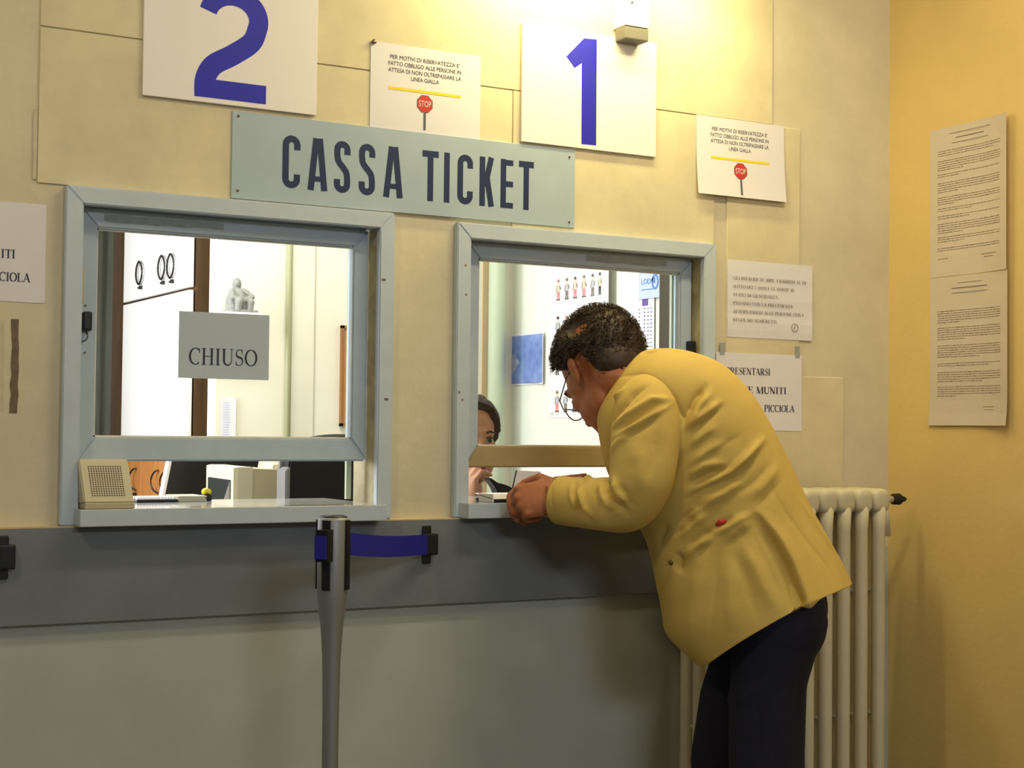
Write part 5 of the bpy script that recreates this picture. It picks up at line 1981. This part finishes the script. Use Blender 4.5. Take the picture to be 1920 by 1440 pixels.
# ------------------------------------------------------------------ the clerk behind the right-hand window
yC = .44
Ocl = WY(880, 831, yC)
fw = unit(-Fh * math.cos(math.radians(22)) + Rh * math.sin(math.radians(22)) + zv * .03)
lw = unit(np.cross(zv, fw))
uw = np.cross(fw, lw)
CS = .90
clerk = thing('person', (Ocl[0], Ocl[1], 0), 'clerk with short brown hair and dark top seated behind the right window', 'person')
hg, CP = head_geo(Ocl, fw, lw, uw, CS, True)
bd = list(hg)
sh = CP(-.03, 0, -.23)
bd += chain_geo([CP(-.015, 0, -.03), CP(-.03, 0, -.12), sh], [.048, .046, .055], 16)
hipc = np.array([sh[0], sh[1] + .05, .60])
bd.append(loft_geo([np.array([c_ + lw * (wx * math.cos(a)) + np.array([fw[0], fw[1], 0]) * (wy * math.sin(a)) for a in np.linspace(0, 2 * math.pi, 24, endpoint=False)])
                    for c_, wx, wy in ((sh, .08, .06), (sh - zv * .06, .145, .08), (sh - zv * .2, .135, .095), (sh - zv * .32, .12, .085), (hipc, .14, .10), (hipc - zv * .08, .10, .09))]))
ax = np.array([fw[0], fw[1], 0])
armR = [sh - lw * .15 - zv * .05, sh - lw * .20 - zv * .22 + ax * .08, WY(874, 950, yC - .10)]
armL = [sh + lw * .15 - zv * .05, sh + lw * .22 - zv * .27 + ax * .04, sh + lw * .10 - zv * .24 + ax * .22]
bd += chain_geo(armR, [.040, .034, .026], 12)
bd += chain_geo(armL, [.040, .034, .026], 12)
g1, _, _, _ = hand_geo(armR[-1], Uc * .97 + Rc * .12, -Fc * .5 - Rc * .6 + Fc * .0, [(.25, .3, .2), (.4, .5, .3), (.6, .7, .4), (.7, .9, .4)], 1, .88)
bd += g1
g2, _, _, _ = hand_geo(armL[-1], -lw * .9 + ax * .3 - zv * .05, zv, [(.3, .3, .2)] * 4, 1, .88)
bd += g2
legs = []
for s_ in (-1, 1):
    kn = hipc + ax * .24 + lw * .10 * s_ - zv * .05
    an = np.array([kn[0] - ax[0] * .16, kn[1] - ax[1] * .16, .08])
    legs.append([hipc + lw * .08 * s_ - zv * .05, kn, an])
    bd += chain_geo(legs[-1], [.07, .05, .035], 12)
link('body', remesh(bd, .0045, 3), mSkin2, clerk, True)


def cl_mask(d):
    a, b, c = d
    lim = -.62 + 1.25 * max(0.0, a + .22)
    if b > 0.55 and a > -.1:
        lim -= .25
    return min(1, max(0, (c - lim) / .1))


V, F = hair_mesh(Ocl, fw, lw, uw, CS, lambda d: .016 + .005 * max(0, d[2]), cl_mask, 23, 110, 70, .003, 900, .008, .0006)
mesh('hair', V, F, mHair2, clerk, True)
for s_ in (-1, 1):
    V, F = ellipsoid_geo(CP(.085, s_ * .031, .006), [fw * .0105, lw * .0115, uw * .006], 14, 8)
    mesh('eye', V, F, mEyeW, clerk, True)
    V, F = ellipsoid_geo(CP(.0955, s_ * .031, .006), [fw * .0035, lw * .006, uw * .006], 12, 6)
    mesh('iris', V, F, mEyeD, clerk, True)
    V, F = tube_geo([CP(.094, s_ * .018, .0135), CP(.0985, s_ * .031, .0165), CP(.090, s_ * .046, .012)], .0022, 6)
    mesh('eyelid', V, F, mHair2, clerk, True)
    V, F = tube_geo([CP(.097, s_ * .014, .028), CP(.100, s_ * .030, .034), CP(.087, s_ * .052, .028)], [.003, .0034, .002], 6)
    mesh('eyebrow', V, F, mHair2, clerk, True)
V, F = join_geo([ellipsoid_geo(CP(.104, 0, -.0655), [fw * .006, lw * .021, uw * .0045], 14, 8), ellipsoid_geo(CP(.102, 0, -.0755), [fw * .007, lw * .018, uw * .0055], 14, 8)])
mesh('lips', V, F, mLip, clerk, True)
# dark top
tp = [loft_geo([np.array([c_ + lw * (wx * math.cos(a)) + ax * (wy * math.sin(a)) for a in np.linspace(0, 2 * math.pi, 28, endpoint=False)])
                for c_, wx, wy in ((sh + zv * .035, .062, .060), (sh - zv * .0, .10, .075), (sh - zv * .055, .168, .095), (sh - zv * .2, .152, .110), (sh - zv * .32, .138, .10), (hipc, .158, .118), (hipc - zv * .07, .15, .115))])]
tp += chain_geo([armR[0], armR[1], armR[1] * .3 + armR[2] * .7], [.056, .048, .038], 14)
tp += chain_geo([armL[0], armL[1], armL[1] * .2 + armL[2] * .8], [.056, .048, .038], 14)
link('knit_top', remesh(tp, .007, 4), mDarkCloth, clerk, True)
tg_ = []
for lg in legs:
    tg_ += chain_geo(lg, [.092, .068, .05], 14)
tg_ += chain_geo([legs[0][0], legs[1][0]], [.10, .10], 14)
link('trousers', remesh(tg_, .009, 4), mTrouser, clerk, True)
for lg in legs:
    a_ = lg[-1]
    V, F = ellipsoid_geo(np.array([a_[0], a_[1], .045]) + ax * .05, [ax * .12, lw * .042, zv * .045], 16, 10)
    mesh('shoe', V, F, mShoe, clerk, True)
t = thing('office_stool', (hipc[0], hipc[1], 0), 'round dark stool under the seated clerk', 'stool')
zs_ = hipc[2] - .18
lathe('seat', hipc[0], hipc[1], [(.13, zs_ - .06), (.145, zs_ - .045), (.145, zs_ - .012), (.125, zs_)], mBlackMatt, t, 28)
lathe('column', hipc[0], hipc[1], [(.028, .03), (.028, zs_ - .05)], mSteel, t, 14)
lathe('base', hipc[0], hipc[1], [(.13, 0), (.13, .015), (.05, .035)], mSteel, t, 28)
